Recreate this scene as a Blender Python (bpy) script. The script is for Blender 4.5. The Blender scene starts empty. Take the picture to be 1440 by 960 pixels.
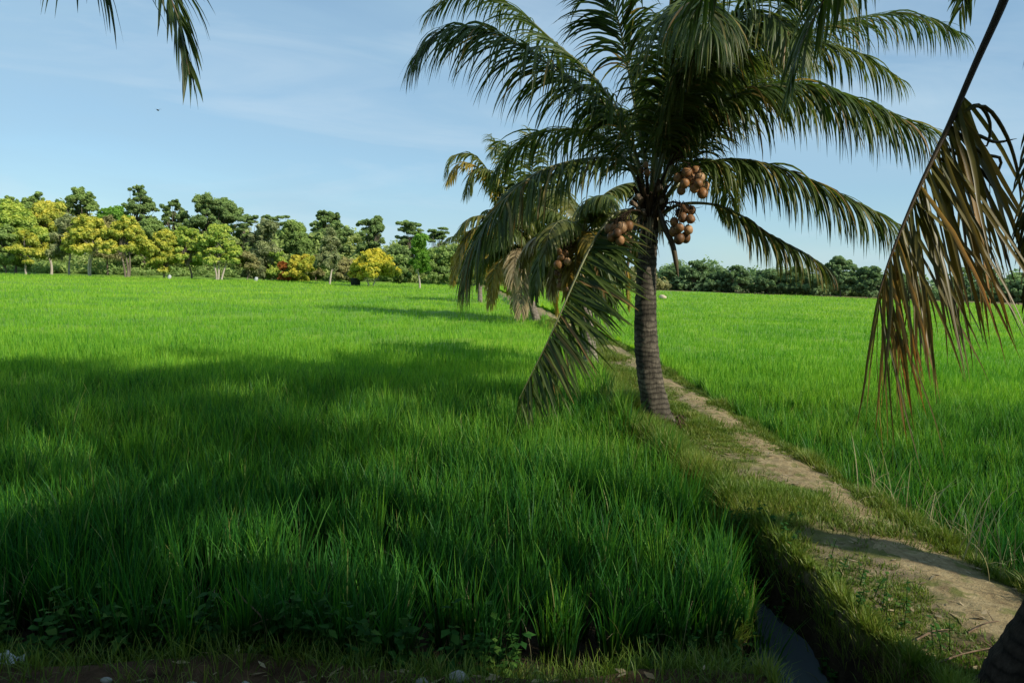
import bpy, math, random
import numpy as np
from mathutils import Vector

R = math.radians
rng = np.random.default_rng(11)
scene = bpy.context.scene
COL = scene.collection

# ------------------------------------------------------------------ camera
F, CX, CY, EYE = 1040.0, 720.0, 480.0, 2.2
PITCH, ROLL = math.atan(96 / F), math.atan(0.030)
fw = np.array([0, math.cos(PITCH), -math.sin(PITCH)])
r0 = np.array([1.0, 0, 0])
u0 = np.array([0, math.sin(PITCH), math.cos(PITCH)])
rt = r0 * math.cos(ROLL) + u0 * math.sin(ROLL)
up = -r0 * math.sin(ROLL) + u0 * math.cos(ROLL)
EYEP = np.array([0, 0, EYE])

def at(px, py, d):
    return EYEP + d * (fw + rt * (px - CX) / F + up * (CY - py) / F)

def on(px, py, z=0.0):
    v = fw + rt * (px - CX) / F + up * (CY - py) / F
    return EYEP + v * ((z - EYE) / v[2])

cam_d = bpy.data.cameras.new('camera')
cam_d.sensor_width = 36
cam_d.lens = F / 1440 * 36
cam_d.clip_start = 0.05
cam_d.clip_end = 5000
cam = bpy.data.objects.new('camera', cam_d)
COL.objects.link(cam)
from mathutils import Matrix
M = Matrix((tuple(rt), tuple(up), tuple(-fw))).transposed().to_4x4()
M.translation = Vector(EYEP)
cam.matrix_world = M
scene.camera = cam

# ------------------------------------------------------------------ light
SUN_AZ = np.array([0.84, -0.54])          # towards the sun, on the ground plane
SUN_AZ /= np.linalg.norm(SUN_AZ)
SUN_EL = R(38)
sd = bpy.data.lights.new('sun', 'SUN')
sd.energy = 5.0
sd.angle = R(0.55)
sd.color = (1.0, 0.92, 0.78)
so = bpy.data.objects.new('sun', sd)
COL.objects.link(so)
tosun = Vector((SUN_AZ[0] * math.cos(SUN_EL), SUN_AZ[1] * math.cos(SUN_EL), math.sin(SUN_EL)))
so.rotation_euler = tosun.to_track_quat('Z', 'Y').to_euler()
so.location = tosun * 60

world = bpy.data.worlds.new('World')
scene.world = world
world.use_nodes = True
nt = world.node_tree
nt.nodes.clear()
wo = nt.nodes.new('ShaderNodeOutputWorld')
bg = nt.nodes.new('ShaderNodeBackground')
sky = nt.nodes.new('ShaderNodeTexSky')
sky.sky_type = 'NISHITA'
sky.sun_disc = False
sky.sun_elevation = SUN_EL
sky.sun_rotation = math.atan2(SUN_AZ[0], SUN_AZ[1])
sky.altitude = 10
sky.air_density = 1.0
sky.dust_density = 0.15
sky.ozone_density = 2.0
tc = nt.nodes.new('ShaderNodeTexCoord')
mp = nt.nodes.new('ShaderNodeMapping')
mp.inputs['Scale'].default_value = (1.0, 1.6, 5.0)
mp.inputs['Rotation'].default_value = (0.0, R(14), R(20))
nz = nt.nodes.new('ShaderNodeTexNoise')
nz.inputs['Scale'].default_value = 1.9
nz.inputs['Detail'].default_value = 5
nz.inputs['Roughness'].default_value = 0.5
nz.inputs['Distortion'].default_value = 0.5
rp = nt.nodes.new('ShaderNodeValToRGB')
rp.color_ramp.elements[0].position = 0.3
rp.color_ramp.elements[0].color = (0.38, 0.38, 0.38, 1)
rp.color_ramp.elements[1].position = 0.8
rp.color_ramp.elements[1].color = (0.92, 0.92, 0.92, 1)
mx = nt.nodes.new('ShaderNodeMix')
mx.data_type = 'RGBA'
nt.links.new(tc.outputs['Generated'], mp.inputs['Vector'])
nt.links.new(mp.outputs['Vector'], nz.inputs['Vector'])
nt.links.new(nz.outputs['Fac'], rp.inputs['Fac'])
nt.links.new(rp.outputs['Color'], mx.inputs['Factor'])
nt.links.new(sky.outputs['Color'], mx.inputs['A'])
mx.inputs['B'].default_value = (4.0, 5.0, 6.0, 1)
bg.inputs['Strength'].default_value = 0.12
mp2 = nt.nodes.new('ShaderNodeMapping')
mp2.inputs['Scale'].default_value = (1.2, 2.2, 8.0)
mp2.inputs['Rotation'].default_value = (R(8), R(-22), R(50))
nz2 = nt.nodes.new('ShaderNodeTexNoise')
nz2.inputs['Scale'].default_value = 1.7
nz2.inputs['Detail'].default_value = 7
nz2.inputs['Roughness'].default_value = 0.55
nz2.inputs['Distortion'].default_value = 1.1
rp2 = nt.nodes.new('ShaderNodeValToRGB')
rp2.color_ramp.elements[0].position = 0.5
rp2.color_ramp.elements[0].color = (0, 0, 0, 1)
rp2.color_ramp.elements[1].position = 0.74
rp2.color_ramp.elements[1].color = (0.34, 0.34, 0.34, 1)
mx2 = nt.nodes.new('ShaderNodeMix'); mx2.data_type = 'RGBA'
nt.links.new(tc.outputs['Generated'], mp2.inputs['Vector'])
nt.links.new(mp2.outputs['Vector'], nz2.inputs['Vector'])
nt.links.new(nz2.outputs['Fac'], rp2.inputs['Fac'])
nt.links.new(rp2.outputs['Color'], mx2.inputs['Factor'])
nt.links.new(mx.outputs['Result'], mx2.inputs['A'])
mx2.inputs['B'].default_value = (6.6, 6.5, 6.9, 1)
gn = nt.nodes.new('ShaderNodeMix'); gn.data_type = 'RGBA'; gn.blend_type = 'MULTIPLY'
gn.inputs['Factor'].default_value = 1
gn.inputs['B'].default_value = (0.84, 1.02, 1.08, 1)
nt.links.new(mx2.outputs['Result'], gn.inputs['A'])
nt.links.new(gn.outputs['Result'], bg.inputs['Color'])
nt.links.new(bg.outputs['Background'], wo.inputs['Surface'])

scene.view_settings.view_transform = 'Standard'
scene.view_settings.look = 'None'
scene.view_settings.exposure = 0
scene.view_settings.gamma = 1
scene.render.engine = 'CYCLES'
cy = scene.cycles
cy.max_bounces = 7
cy.diffuse_bounces = 3
cy.glossy_bounces = 2
cy.transmission_bounces = 4
cy.transparent_max_bounces = 6
cy.use_denoising = True
cy.sample_clamp_indirect = 6

# ------------------------------------------------------------------ mesh helpers
class MB:
    """collects quads/tris with a per-vertex colour attribute and builds ONE mesh"""
    def __init__(self):
        self.v, self.c, self.q, self.t, self.qm, self.n = [], [], [], [], [], 0

    def add(self, v, c, q, mat=0):
        v = np.asarray(v, float).reshape(-1, 3)
        c = np.asarray(c, float)
        if c.ndim == 1:
            c = np.tile(c, (len(v), 1))
        q = np.asarray(q, int).reshape(-1, 4)
        self.v.append(v); self.c.append(c)
        self.q.append(q + self.n)
        self.qm.append(np.full(len(q), mat, int))
        self.n += len(v)

    def tube(self, pts, rad, c=(0.5, 0.5, 0.5), sides=8, mat=0, cap=True):
        pts = np.asarray(pts, float)
        k = len(pts)
        rad = np.broadcast_to(np.asarray(rad, float), (k,)) if np.ndim(rad) < 2 else np.asarray(rad)
        T = np.gradient(pts, axis=0)
        T /= np.linalg.norm(T, axis=1)[:, None] + 1e-9
        ref = np.array([1.0, 0.13, 0.07]) if abs(T[0][0]) < 0.8 else np.array([0, 1.0, 0.1])
        A = np.cross(T, ref); A /= np.linalg.norm(A, axis=1)[:, None] + 1e-9
        B = np.cross(T, A)
        th = np.linspace(0, 2 * np.pi, sides, endpoint=False)
        rr = rad[:, None] if rad.ndim == 1 else rad
        V = pts[:, None, :] + rr[..., None] * (A[:, None, :] * np.cos(th)[None, :, None] + B[:, None, :] * np.sin(th)[None, :, None])
        i = np.arange(k - 1)[:, None] * sides
        j = np.arange(sides)[None, :]
        jn = (j + 1) % sides
        q = np.stack([i + j, i + jn, i + sides + jn, i + sides + j], -1).reshape(-1, 4)
        C = np.zeros((k, sides, 3)); C[:] = c
        C[..., 1] = np.linspace(0, 1, k)[:, None]
        self.add(V.reshape(-1, 3), C.reshape(-1, 3), q[:, ::-1], mat)
        if cap:
            for e, p in ((0, pts[0]), (k - 1, pts[-1])):
                ring = V[e]
                m = sides // 2
                vv = np.vstack([ring, p[None]])
                qq = []
                for a in range(0, sides - 1, 2):
                    qq.append([a, (a + 1) % sides, (a + 2) % sides, sides])
                self.add(vv, np.tile(np.array(c), (sides + 1, 1)), qq, mat)

    def ball(self, p, r, c=(0.5, 0.5, 0.5), n=10, m=7, axis=None, lump=0.0, seed=0):
        """ellipsoid with lumps; r is a 3-vector; axis turns its local z"""
        g = np.random.default_rng(seed)
        r = np.broadcast_to(np.asarray(r, float), (3,))
        ph = np.linspace(0.02, np.pi - 0.02, m)
        th = np.linspace(0, 2 * np.pi, n, endpoint=False)
        P, Tt = np.meshgrid(ph, th, indexing='ij')
        D = np.stack([np.sin(P) * np.cos(Tt), np.sin(P) * np.sin(Tt), np.cos(P)], -1)
        k = g.normal(size=(4, 3)) * 2.5
        o = g.uniform(0, 6, 4)
        L = 1 + lump * sum(np.sin(D @ k[i] + o[i]) for i in range(4)) / 2
        V = D * r * L[..., None]
        if axis is not None:
            z = np.asarray(axis, float); z = z / np.linalg.norm(z)
            x = np.cross(z, [0.3, 0.9, 0.2]); x /= np.linalg.norm(x)
            y = np.cross(z, x)
            V = V[..., :1] * x + V[..., 1:2] * y + V[..., 2:3] * z
        i = np.arange(m - 1)[:, None] * n
        j = np.arange(n)[None, :]
        jn = (j + 1) % n
        q = np.stack([i + j, i + n + j, i + n + jn, i + jn], -1).reshape(-1, 4)
        C = np.zeros((m, n, 3)); C[:] = c
        C[..., 1] = (np.cos(P) + 1) / 2
        self.add(V.reshape(-1, 3) + np.asarray(p, float), C.reshape(-1, 3), q)

    def build(self, name, mats, parent=None, origin=None, smooth=True):
        v = np.vstack(self.v); c = np.vstack(self.c); q = np.vstack(self.q)
        if origin is not None:
            v = v - np.asarray(origin, float)
        me = bpy.data.meshes.new(name)
        nf = len(q)
        me.vertices.add(len(v)); me.vertices.foreach_set('co', v.astype(np.float32).ravel())
        me.loops.add(nf * 4); me.loops.foreach_set('vertex_index', q.astype(np.int32).ravel())
        me.polygons.add(nf)
        me.polygons.foreach_set('loop_start', (np.arange(nf) * 4).astype(np.int32))
        me.polygons.foreach_set('loop_total', np.full(nf, 4, np.int32))
        me.polygons.foreach_set('material_index', np.concatenate(self.qm).astype(np.int32))
        me.polygons.foreach_set('use_smooth', np.full(nf, smooth))
        a = me.attributes.new('Col', 'FLOAT_COLOR', 'POINT')
        a.data.foreach_set('color', np.hstack([c, np.ones((len(c), 1))]).astype(np.float32).ravel())
        me.update(calc_edges=True)
        for m_ in (mats if isinstance(mats, (list, tuple)) else [mats]):
            me.materials.append(m_)
        o = bpy.data.objects.new(name, me)
        COL.objects.link(o)
        if parent is not None:
            o.parent = parent
        elif origin is not None:
            o.location = Vector(origin)
        return o

def root(name, loc, label, cat, group=None):
    o = bpy.data.objects.new(name, None)
    o.empty_display_size = 0.2
    o.location = Vector(loc)
    COL.objects.link(o)
    return tag(o, label, cat, group)

def tag(o, label, cat=None, group=None, kind=None):
    if label: o['label'] = label
    if cat: o['category'] = cat
    if group: o['group'] = group
    if kind: o['kind'] = kind
    return o

def smooth_curve(ctrl, n):
    """Catmull-Rom through control points, resampled evenly"""
    P = np.asarray(ctrl, float)
    P = np.vstack([2 * P[0] - P[1], P, 2 * P[-1] - P[-2]])
    out = []
    for i in range(1, len(P) - 2):
        t = np.linspace(0, 1, 24, endpoint=False)[:, None]
        a, b, c, d = P[i - 1], P[i], P[i + 1], P[i + 2]
        out.append(0.5 * (2 * b + (c - a) * t + (2 * a - 5 * b + 4 * c - d) * t ** 2 + (-a + 3 * b - 3 * c + d) * t ** 3))
    out.append(P[-2][None])
    C = np.vstack(out)
    s = np.concatenate([[0], np.cumsum(np.linalg.norm(np.diff(C, axis=0), axis=1))])
    u = np.linspace(0, s[-1], n)
    return np.stack([np.interp(u, s, C[:, k]) for k in range(3)], 1), s[-1]

def vnoise(x, y, s=1.0, seed=0):
    """cheap smooth 2-D noise in -1..1"""
    g = np.random.default_rng(seed)
    r = np.zeros_like(np.asarray(x, float))
    for k in range(6):
        a = g.uniform(0, 2 * np.pi); f = s * (0.6 + 0.55 * k)
        r = r + np.sin((x * math.cos(a) + y * math.sin(a)) * f + g.uniform(0, 6)) / (1 + 0.35 * k)
    return r / 2.6

# ------------------------------------------------------------------ materials
def new_mat(name):
    m = bpy.data.materials.new(name)
    m.use_nodes = True
    m.node_tree.nodes.clear()
    return m, m.node_tree

def N(t, typ, **kw):
    n = t.nodes.new(typ)
    for k, v in kw.items():
        if k in n.inputs: n.inputs[k].default_value = v
        else: setattr(n, k, v)
    return n

def ramp(t, fac, stops):
    r = t.nodes.new('ShaderNodeValToRGB')
    els = r.color_ramp.elements
    while len(els) < len(stops): els.new(0.5)
    for e, (p, c) in zip(els, stops):
        e.position = p
        e.color = (*c, 1)
    t.links.new(fac, r.inputs['Fac'])
    return r.outputs['Color']

def mul(t, a, b):
    m = t.nodes.new('ShaderNodeMix'); m.data_type = 'RGBA'; m.blend_type = 'MULTIPLY'
    m.inputs['Factor'].default_value = 1
    t.links.new(a, m.inputs['A']); t.links.new(b, m.inputs['B'])
    return m.outputs['Result']

def mixc(t, f, a, b):
    m = t.nodes.new('ShaderNodeMix'); m.data_type = 'RGBA'
    t.links.new(f, m.inputs['Factor'])
    for s, k in ((a, 'A'), (b, 'B')):
        if isinstance(s, tuple): m.inputs[k].default_value = (*s, 1)
        else: t.links.new(s, m.inputs[k])
    return m.outputs['Result']

def leaf_mat(name, stops, along=((0, (0.6,) * 3), (1, (1.1,) * 3)), patch=None, trans=0.35, rough=0.45, spec=0.3, chan=0, tint=(1.15, 1.2, 0.6)):
    """stops: colours over the leaf's random value; along: brightness over its length; patch: soft colour drift in the world"""
    m, t = new_mat(name)
    at_ = N(t, 'ShaderNodeAttribute', attribute_name='Col')
    sp = t.nodes.new('ShaderNodeSeparateColor')
    t.links.new(at_.outputs['Color'], sp.inputs['Color'])
    c = ramp(t, sp.outputs[chan], stops)
    c = mul(t, c, ramp(t, sp.outputs[1], along))
    if patch:
        sc, lo, hi = patch
        tc = t.nodes.new('ShaderNodeNewGeometry')
        nz = N(t, 'ShaderNodeTexNoise', Scale=sc, Detail=3.0)
        t.links.new(tc.outputs['Position'], nz.inputs['Vector'])
        c = mul(t, c, ramp(t, nz.outputs['Fac'], ((0.3, lo), (0.7, hi))))
    b = N(t, 'ShaderNodeBsdfPrincipled', Roughness=rough)
    b.inputs['Specular IOR Level'].default_value = spec
    t.links.new(c, b.inputs['Base Color'])
    tr = t.nodes.new('ShaderNodeBsdfTranslucent')
    tm = t.nodes.new('ShaderNodeMix'); tm.data_type = 'RGBA'; tm.blend_type = 'MULTIPLY'
    tm.inputs['Factor'].default_value = 1
    tm.inputs['B'].default_value = (*tint, 1)
    t.links.new(c, tm.inputs['A']); t.links.new(tm.outputs['Result'], tr.inputs['Color'])
    ms = N(t, 'ShaderNodeMixShader', Fac=trans)
    t.links.new(b.outputs['BSDF'], ms.inputs[1]); t.links.new(tr.outputs['BSDF'], ms.inputs[2])
    o = t.nodes.new('ShaderNodeOutputMaterial')
    t.links.new(ms.outputs['Shader'], o.inputs['Surface'])
    return m

def rough_mat(name, stops, scale=8.0, bump=0.4, bscale=None, rough=0.9, spec=0.15, detail=8.0, stretch=(1, 1, 1), spots=None, dist=0.02):
    m, t = new_mat(name)
    g = t.nodes.new('ShaderNodeTexCoord')
    mp = t.nodes.new('ShaderNodeMapping')
    mp.inputs['Scale'].default_value = stretch
    t.links.new(g.outputs['Object'], mp.inputs['Vector'])
    nz = N(t, 'ShaderNodeTexNoise', Scale=scale, Detail=detail, Roughness=0.65)
    t.links.new(mp.outputs['Vector'], nz.inputs['Vector'])
    c = ramp(t, nz.outputs['Fac'], stops)
    if spots:
        sc, lo, col = spots
        n3 = N(t, 'ShaderNodeTexNoise', Scale=sc, Detail=5.0)
        t.links.new(g.outputs['Object'], n3.inputs['Vector'])
        f = ramp(t, n3.outputs['Fac'], ((lo, (0, 0, 0)), (lo + 0.1, (1, 1, 1))))
        c = mixc(t, f, c, col)
    b = N(t, 'ShaderNodeBsdfPrincipled', Roughness=rough)
    b.inputs['Specular IOR Level'].default_value = spec
    t.links.new(c, b.inputs['Base Color'])
    n2 = N(t, 'ShaderNodeTexNoise', Scale=bscale or scale * 3, Detail=6.0, Roughness=0.7)
    t.links.new(mp.outputs['Vector'], n2.inputs['Vector'])
    bp = N(t, 'ShaderNodeBump', Strength=bump, Distance=dist)
    t.links.new(n2.outputs['Fac'], bp.inputs['Height'])
    t.links.new(bp.outputs['Normal'], b.inputs['Normal'])
    o = t.nodes.new('ShaderNodeOutputMaterial')
    t.links.new(b.outputs['BSDF'], o.inputs['Surface'])
    return m

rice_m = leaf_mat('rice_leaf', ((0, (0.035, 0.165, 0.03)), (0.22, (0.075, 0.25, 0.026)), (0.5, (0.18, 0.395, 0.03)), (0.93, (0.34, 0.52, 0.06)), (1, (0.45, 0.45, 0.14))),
                  along=((0, (0.07, 0.10, 0.12)), (0.45, (0.26, 0.33, 0.38)), (0.76, (0.62, 0.72, 0.8)), (1, (1.3, 1.25, 1.15))),  # shade down among the blades painted in: dark foot, bright tip
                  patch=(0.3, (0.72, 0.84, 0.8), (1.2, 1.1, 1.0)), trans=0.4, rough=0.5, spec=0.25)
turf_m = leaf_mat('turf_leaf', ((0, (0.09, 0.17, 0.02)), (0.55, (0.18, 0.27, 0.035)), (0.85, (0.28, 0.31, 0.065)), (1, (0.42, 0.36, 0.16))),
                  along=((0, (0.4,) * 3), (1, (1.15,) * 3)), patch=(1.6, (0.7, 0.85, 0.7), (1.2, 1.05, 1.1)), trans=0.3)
weed_m = leaf_mat('weed_leaf', ((0, (0.02, 0.075, 0.015)), (0.7, (0.04, 0.12, 0.02)), (1, (0.09, 0.17, 0.03))), trans=0.3, rough=0.75, spec=0.08)
straw_m = leaf_mat('straw', ((0, (0.3, 0.26, 0.12)), (1, (0.5, 0.45, 0.25))), trans=0.2)
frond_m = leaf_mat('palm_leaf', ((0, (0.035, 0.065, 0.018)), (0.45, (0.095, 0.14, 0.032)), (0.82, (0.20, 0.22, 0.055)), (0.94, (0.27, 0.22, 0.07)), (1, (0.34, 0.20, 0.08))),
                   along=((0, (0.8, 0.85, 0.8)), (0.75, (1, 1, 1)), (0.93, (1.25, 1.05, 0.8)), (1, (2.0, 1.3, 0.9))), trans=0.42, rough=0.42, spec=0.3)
dry_frond_m = leaf_mat('palm_leaf_drying', ((0, (0.045, 0.055, 0.012)), (0.4, (0.125, 0.11, 0.022)), (0.8, (0.29, 0.19, 0.045)), (1, (0.55, 0.32, 0.11))),
                       along=((0, (0.8, 1.0, 0.7)), (0.6, (1, 1, 1)), (1, (1.2, 0.9, 0.8))), trans=0.45, rough=0.4, spec=0.4, tint=(1.3, 1.05, 0.5))
yellow_frond_m = leaf_mat('palm_leaf_yellowing', ((0, (0.16, 0.17, 0.03)), (0.5, (0.36, 0.27, 0.04)), (1, (0.5, 0.30, 0.05))), trans=0.35)
olive_frond_m = leaf_mat('palm_leaf_olive', ((0, (0.07, 0.11, 0.02)), (0.5, (0.15, 0.18, 0.04)), (1, (0.3, 0.26, 0.06))), trans=0.38, rough=0.4)
straw_frond_m = leaf_mat('palm_leaf_dead', ((0, (0.24, 0.17, 0.09)), (0.5, (0.42, 0.32, 0.17)), (1, (0.55, 0.44, 0.27))), trans=0.25)
rib_m = leaf_mat('palm_midrib', ((0, (0.10, 0.13, 0.035)), (1, (0.22, 0.2, 0.07))), along=((0, (1.0,) * 3), (1, (0.75,) * 3)), trans=0.0, rough=0.4, spec=0.4)
dry_rib_m = leaf_mat('palm_midrib_dry', ((0, (0.06, 0.05, 0.025)), (1, (0.14, 0.10, 0.05))), trans=0.0, rough=0.5)
fibre_m = rough_mat('palm_fibre', ((0.3, (0.02, 0.013, 0.008)), (0.7, (0.10, 0.065, 0.035))), scale=14, stretch=(1, 1, 0.3))

def trunk_material(name, dark, mid, pale, ring=4.2):
    m, t = new_mat(name)
    g = t.nodes.new('ShaderNodeTexCoord')
    nz = N(t, 'ShaderNodeTexNoise', Scale=5.0, Detail=8.0, Roughness=0.7)
    t.links.new(g.outputs['Object'], nz.inputs['Vector'])
    c = ramp(t, nz.outputs['Fac'], ((0.3, dark), (0.52, mid), (0.72, pale)))
    wv = N(t, 'ShaderNodeTexWave', Scale=ring, Distortion=7.0, Detail=4.0)
    wv.bands_direction = 'Z'
    wv.inputs['Detail Scale'].default_value = 1.2
    t.links.new(g.outputs['Object'], wv.inputs['Vector'])
    c = mul(t, c, ramp(t, wv.outputs['Fac'], ((0.0, (0.42,) * 3), (0.18, (0.85,) * 3), (1.0, (1.15,) * 3))))
    mp = t.nodes.new('ShaderNodeMapping'); mp.inputs['Scale'].default_value = (9, 9, 1.2)
    t.links.new(g.outputs['Object'], mp.inputs['Vector'])
    n2 = N(t, 'ShaderNodeTexNoise', Scale=4.0, Detail=6.0, Roughness=0.7)
    t.links.new(mp.outputs['Vector'], n2.inputs['Vector'])
    c = mul(t, c, ramp(t, n2.outputs['Fac'], ((0.3, (0.6,) * 3), (0.7, (1.25,) * 3))))
    b = N(t, 'ShaderNodeBsdfPrincipled', Roughness=0.9)
    b.inputs['Specular IOR Level'].default_value = 0.15
    t.links.new(c, b.inputs['Base Color'])
    bp = N(t, 'ShaderNodeBump', Strength=0.8, Distance=0.02)
    t.links.new(n2.outputs['Fac'], bp.inputs['Height'])
    t.links.new(bp.outputs['Normal'], b.inputs['Normal'])
    o = t.nodes.new('ShaderNodeOutputMaterial')
    t.links.new(b.outputs['BSDF'], o.inputs['Surface'])
    return m

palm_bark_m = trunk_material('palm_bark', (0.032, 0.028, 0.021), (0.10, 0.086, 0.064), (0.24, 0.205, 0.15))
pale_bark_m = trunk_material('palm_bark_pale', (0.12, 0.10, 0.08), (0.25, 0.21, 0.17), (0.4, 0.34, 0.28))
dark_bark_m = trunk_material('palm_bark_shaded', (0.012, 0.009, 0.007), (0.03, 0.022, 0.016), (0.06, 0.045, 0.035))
tree_bark_m = rough_mat('tree_bark', ((0.3, (0.10, 0.08, 0.06)), (0.7, (0.28, 0.23, 0.18))), scale=3, stretch=(1, 1, 0.3))
white_bark_m = rough_mat('tree_bark_white', ((0.3, (0.30, 0.25, 0.2)), (0.7, (0.6, 0.53, 0.45))), scale=3, stretch=(1, 1, 0.3))

def coco_mat(name, a, b, c_):
    m, t = new_mat(name)
    at_ = N(t, 'ShaderNodeAttribute', attribute_name='Col')
    sp = t.nodes.new('ShaderNodeSeparateColor')
    t.links.new(at_.outputs['Color'], sp.inputs['Color'])
    c = ramp(t, sp.outputs[0], ((0, a), (0.5, b), (1, c_)))
    g = t.nodes.new('ShaderNodeTexCoord')
    nz = N(t, 'ShaderNodeTexNoise', Scale=22.0, Detail=5.0)
    t.links.new(g.outputs['Object'], nz.inputs['Vector'])
    c = mul(t, c, ramp(t, nz.outputs['Fac'], ((0.3, (0.6, 0.55, 0.5)), (0.7, (1.15, 1.1, 1.05)))))
    bs = N(t, 'ShaderNodeBsdfPrincipled', Roughness=0.5)
    bs.inputs['Specular IOR Level'].default_value = 0.3
    t.links.new(c, bs.inputs['Base Color'])
    bp = N(t, 'ShaderNodeBump', Strength=0.25, Distance=0.01)
    t.links.new(nz.outputs['Fac'], bp.inputs['Height'])
    t.links.new(bp.outputs['Normal'], bs.inputs['Normal'])
    o = t.nodes.new('ShaderNodeOutputMaterial')
    t.links.new(bs.outputs['BSDF'], o.inputs['Surface'])
    return m
coco_m = coco_mat('coconut_husk', (0.15, 0.08, 0.035), (0.37, 0.19, 0.075), (0.50, 0.32, 0.17))

def soil_material():
    m, t = new_mat('bank_soil')
    g = t.nodes.new('ShaderNodeNewGeometry')
    def nz(sc, d=7.0):
        n_ = N(t, 'ShaderNodeTexNoise', Scale=sc, Detail=d, Roughness=0.68)
        t.links.new(g.outputs['Position'], n_.inputs['Vector'])
        return n_.outputs['Fac']
    dry = ramp(t, nz(5.0), ((0.28, (0.10, 0.075, 0.045)), (0.5, (0.23, 0.18, 0.11)), (0.72, (0.36, 0.29, 0.18))))
    moss = ramp(t, nz(9.0), ((0.3, (0.07, 0.09, 0.018)), (0.7, (0.19, 0.2, 0.05))))
    f = ramp(t, nz(1.7), ((0.42, (0, 0, 0)), (0.58, (0.85,) * 3)))
    c = mixc(t, f, dry, moss)
    wet = ramp(t, nz(4.0), ((0.3, (0.012, 0.009, 0.006)), (0.7, (0.05, 0.036, 0.022))))
    sp = t.nodes.new('ShaderNodeSeparateXYZ'); t.links.new(g.outputs['Position'], sp.inputs[0])
    mr = N(t, 'ShaderNodeMapRange'); t.links.new(sp.outputs['Z'], mr.inputs['Value'])
    mr.inputs['From Min'].default_value = -0.16; mr.inputs['From Max'].default_value = 0.0
    c = mixc(t, mr.outputs['Result'], wet, c)
    my = N(t, 'ShaderNodeMapRange'); t.links.new(sp.outputs['Y'], my.inputs['Value'])
    my.inputs['From Min'].default_value = 4.0; my.inputs['From Max'].default_value = 4.6
    red = ramp(t, nz(7.0), ((0.3, (0.03, 0.017, 0.010)), (0.7, (0.12, 0.07, 0.04))))
    c = mixc(t, my.outputs['Result'], red, c)
    b = N(t, 'ShaderNodeBsdfPrincipled', Roughness=0.95)
    b.inputs['Specular IOR Level'].default_value = 0.1
    t.links.new(c, b.inputs['Base Color'])
    bp = N(t, 'ShaderNodeBump', Strength=0.9, Distance=0.04)
    t.links.new(nz(16.0), bp.inputs['Height']); t.links.new(bp.outputs['Normal'], b.inputs['Normal'])
    o = t.nodes.new('ShaderNodeOutputMaterial'); t.links.new(b.outputs['BSDF'], o.inputs['Surface'])
    return m
soil_m = soil_material()
path_m = rough_mat('trodden_earth', ((0.25, (0.15, 0.105, 0.055)), (0.5, (0.31, 0.24, 0.125)), (0.78, (0.48, 0.39, 0.22))), scale=8.0, bump=1.0, bscale=26,
                   spots=(5.5, 0.54, (0.16, 0.165, 0.05)), dist=0.03)
stone_m = rough_mat('pale_stone', ((0.3, (0.2, 0.19, 0.17)), (0.7, (0.42, 0.4, 0.37))), scale=12)
litter_m = rough_mat('white_plastic', ((0.3, (0.35, 0.36, 0.38)), (0.7, (0.6, 0.61, 0.63))), scale=10, rough=0.4)
twig_m = rough_mat('dead_twig', ((0.3, (0.10, 0.065, 0.04)), (0.7, (0.28, 0.2, 0.13))), scale=20)
black_m = rough_mat('dark_paint', ((0.3, (0.012, 0.016, 0.014)), (0.7, (0.03, 0.035, 0.03))), scale=5, rough=0.6)

m_, t_ = new_mat('ditch_water')
b_ = N(t_, 'ShaderNodeBsdfPrincipled', Roughness=0.04)
b_.inputs['Base Color'].default_value = (0.16, 0.20, 0.24, 1)
b_.inputs['Metallic'].default_value = 0.5
b_.inputs['Specular IOR Level'].default_value = 0.8
nz_ = N(t_, 'ShaderNodeTexNoise', Scale=16.0, Detail=3.0)
bp_ = N(t_, 'ShaderNodeBump', Strength=0.5, Distance=0.03)
t_.links.new(nz_.outputs['Fac'], bp_.inputs['Height'])
t_.links.new(bp_.outputs['Normal'], b_.inputs['Normal'])
o_ = t_.nodes.new('ShaderNodeOutputMaterial')
t_.links.new(b_.outputs['BSDF'], o_.inputs['Surface'])
water_m = m_

# ------------------------------------------------------------------ ground
YK = [-20, 4.8, 7.8, 11.8, 15, 22, 45, 85, 200]
XK = [3.6, 3.1, 3.0, 3.0, 2.95, 2.7, 1.0, -3.0, -15]
def bund_x(y): return np.interp(y, YK, XK)
def sst(a, b, x):
    t = np.clip((x - a) / (b - a), 0, 1)
    return t * t * (3 - 2 * t)
FIELD_Z = -0.35
WATER_Z = -0.52

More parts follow.
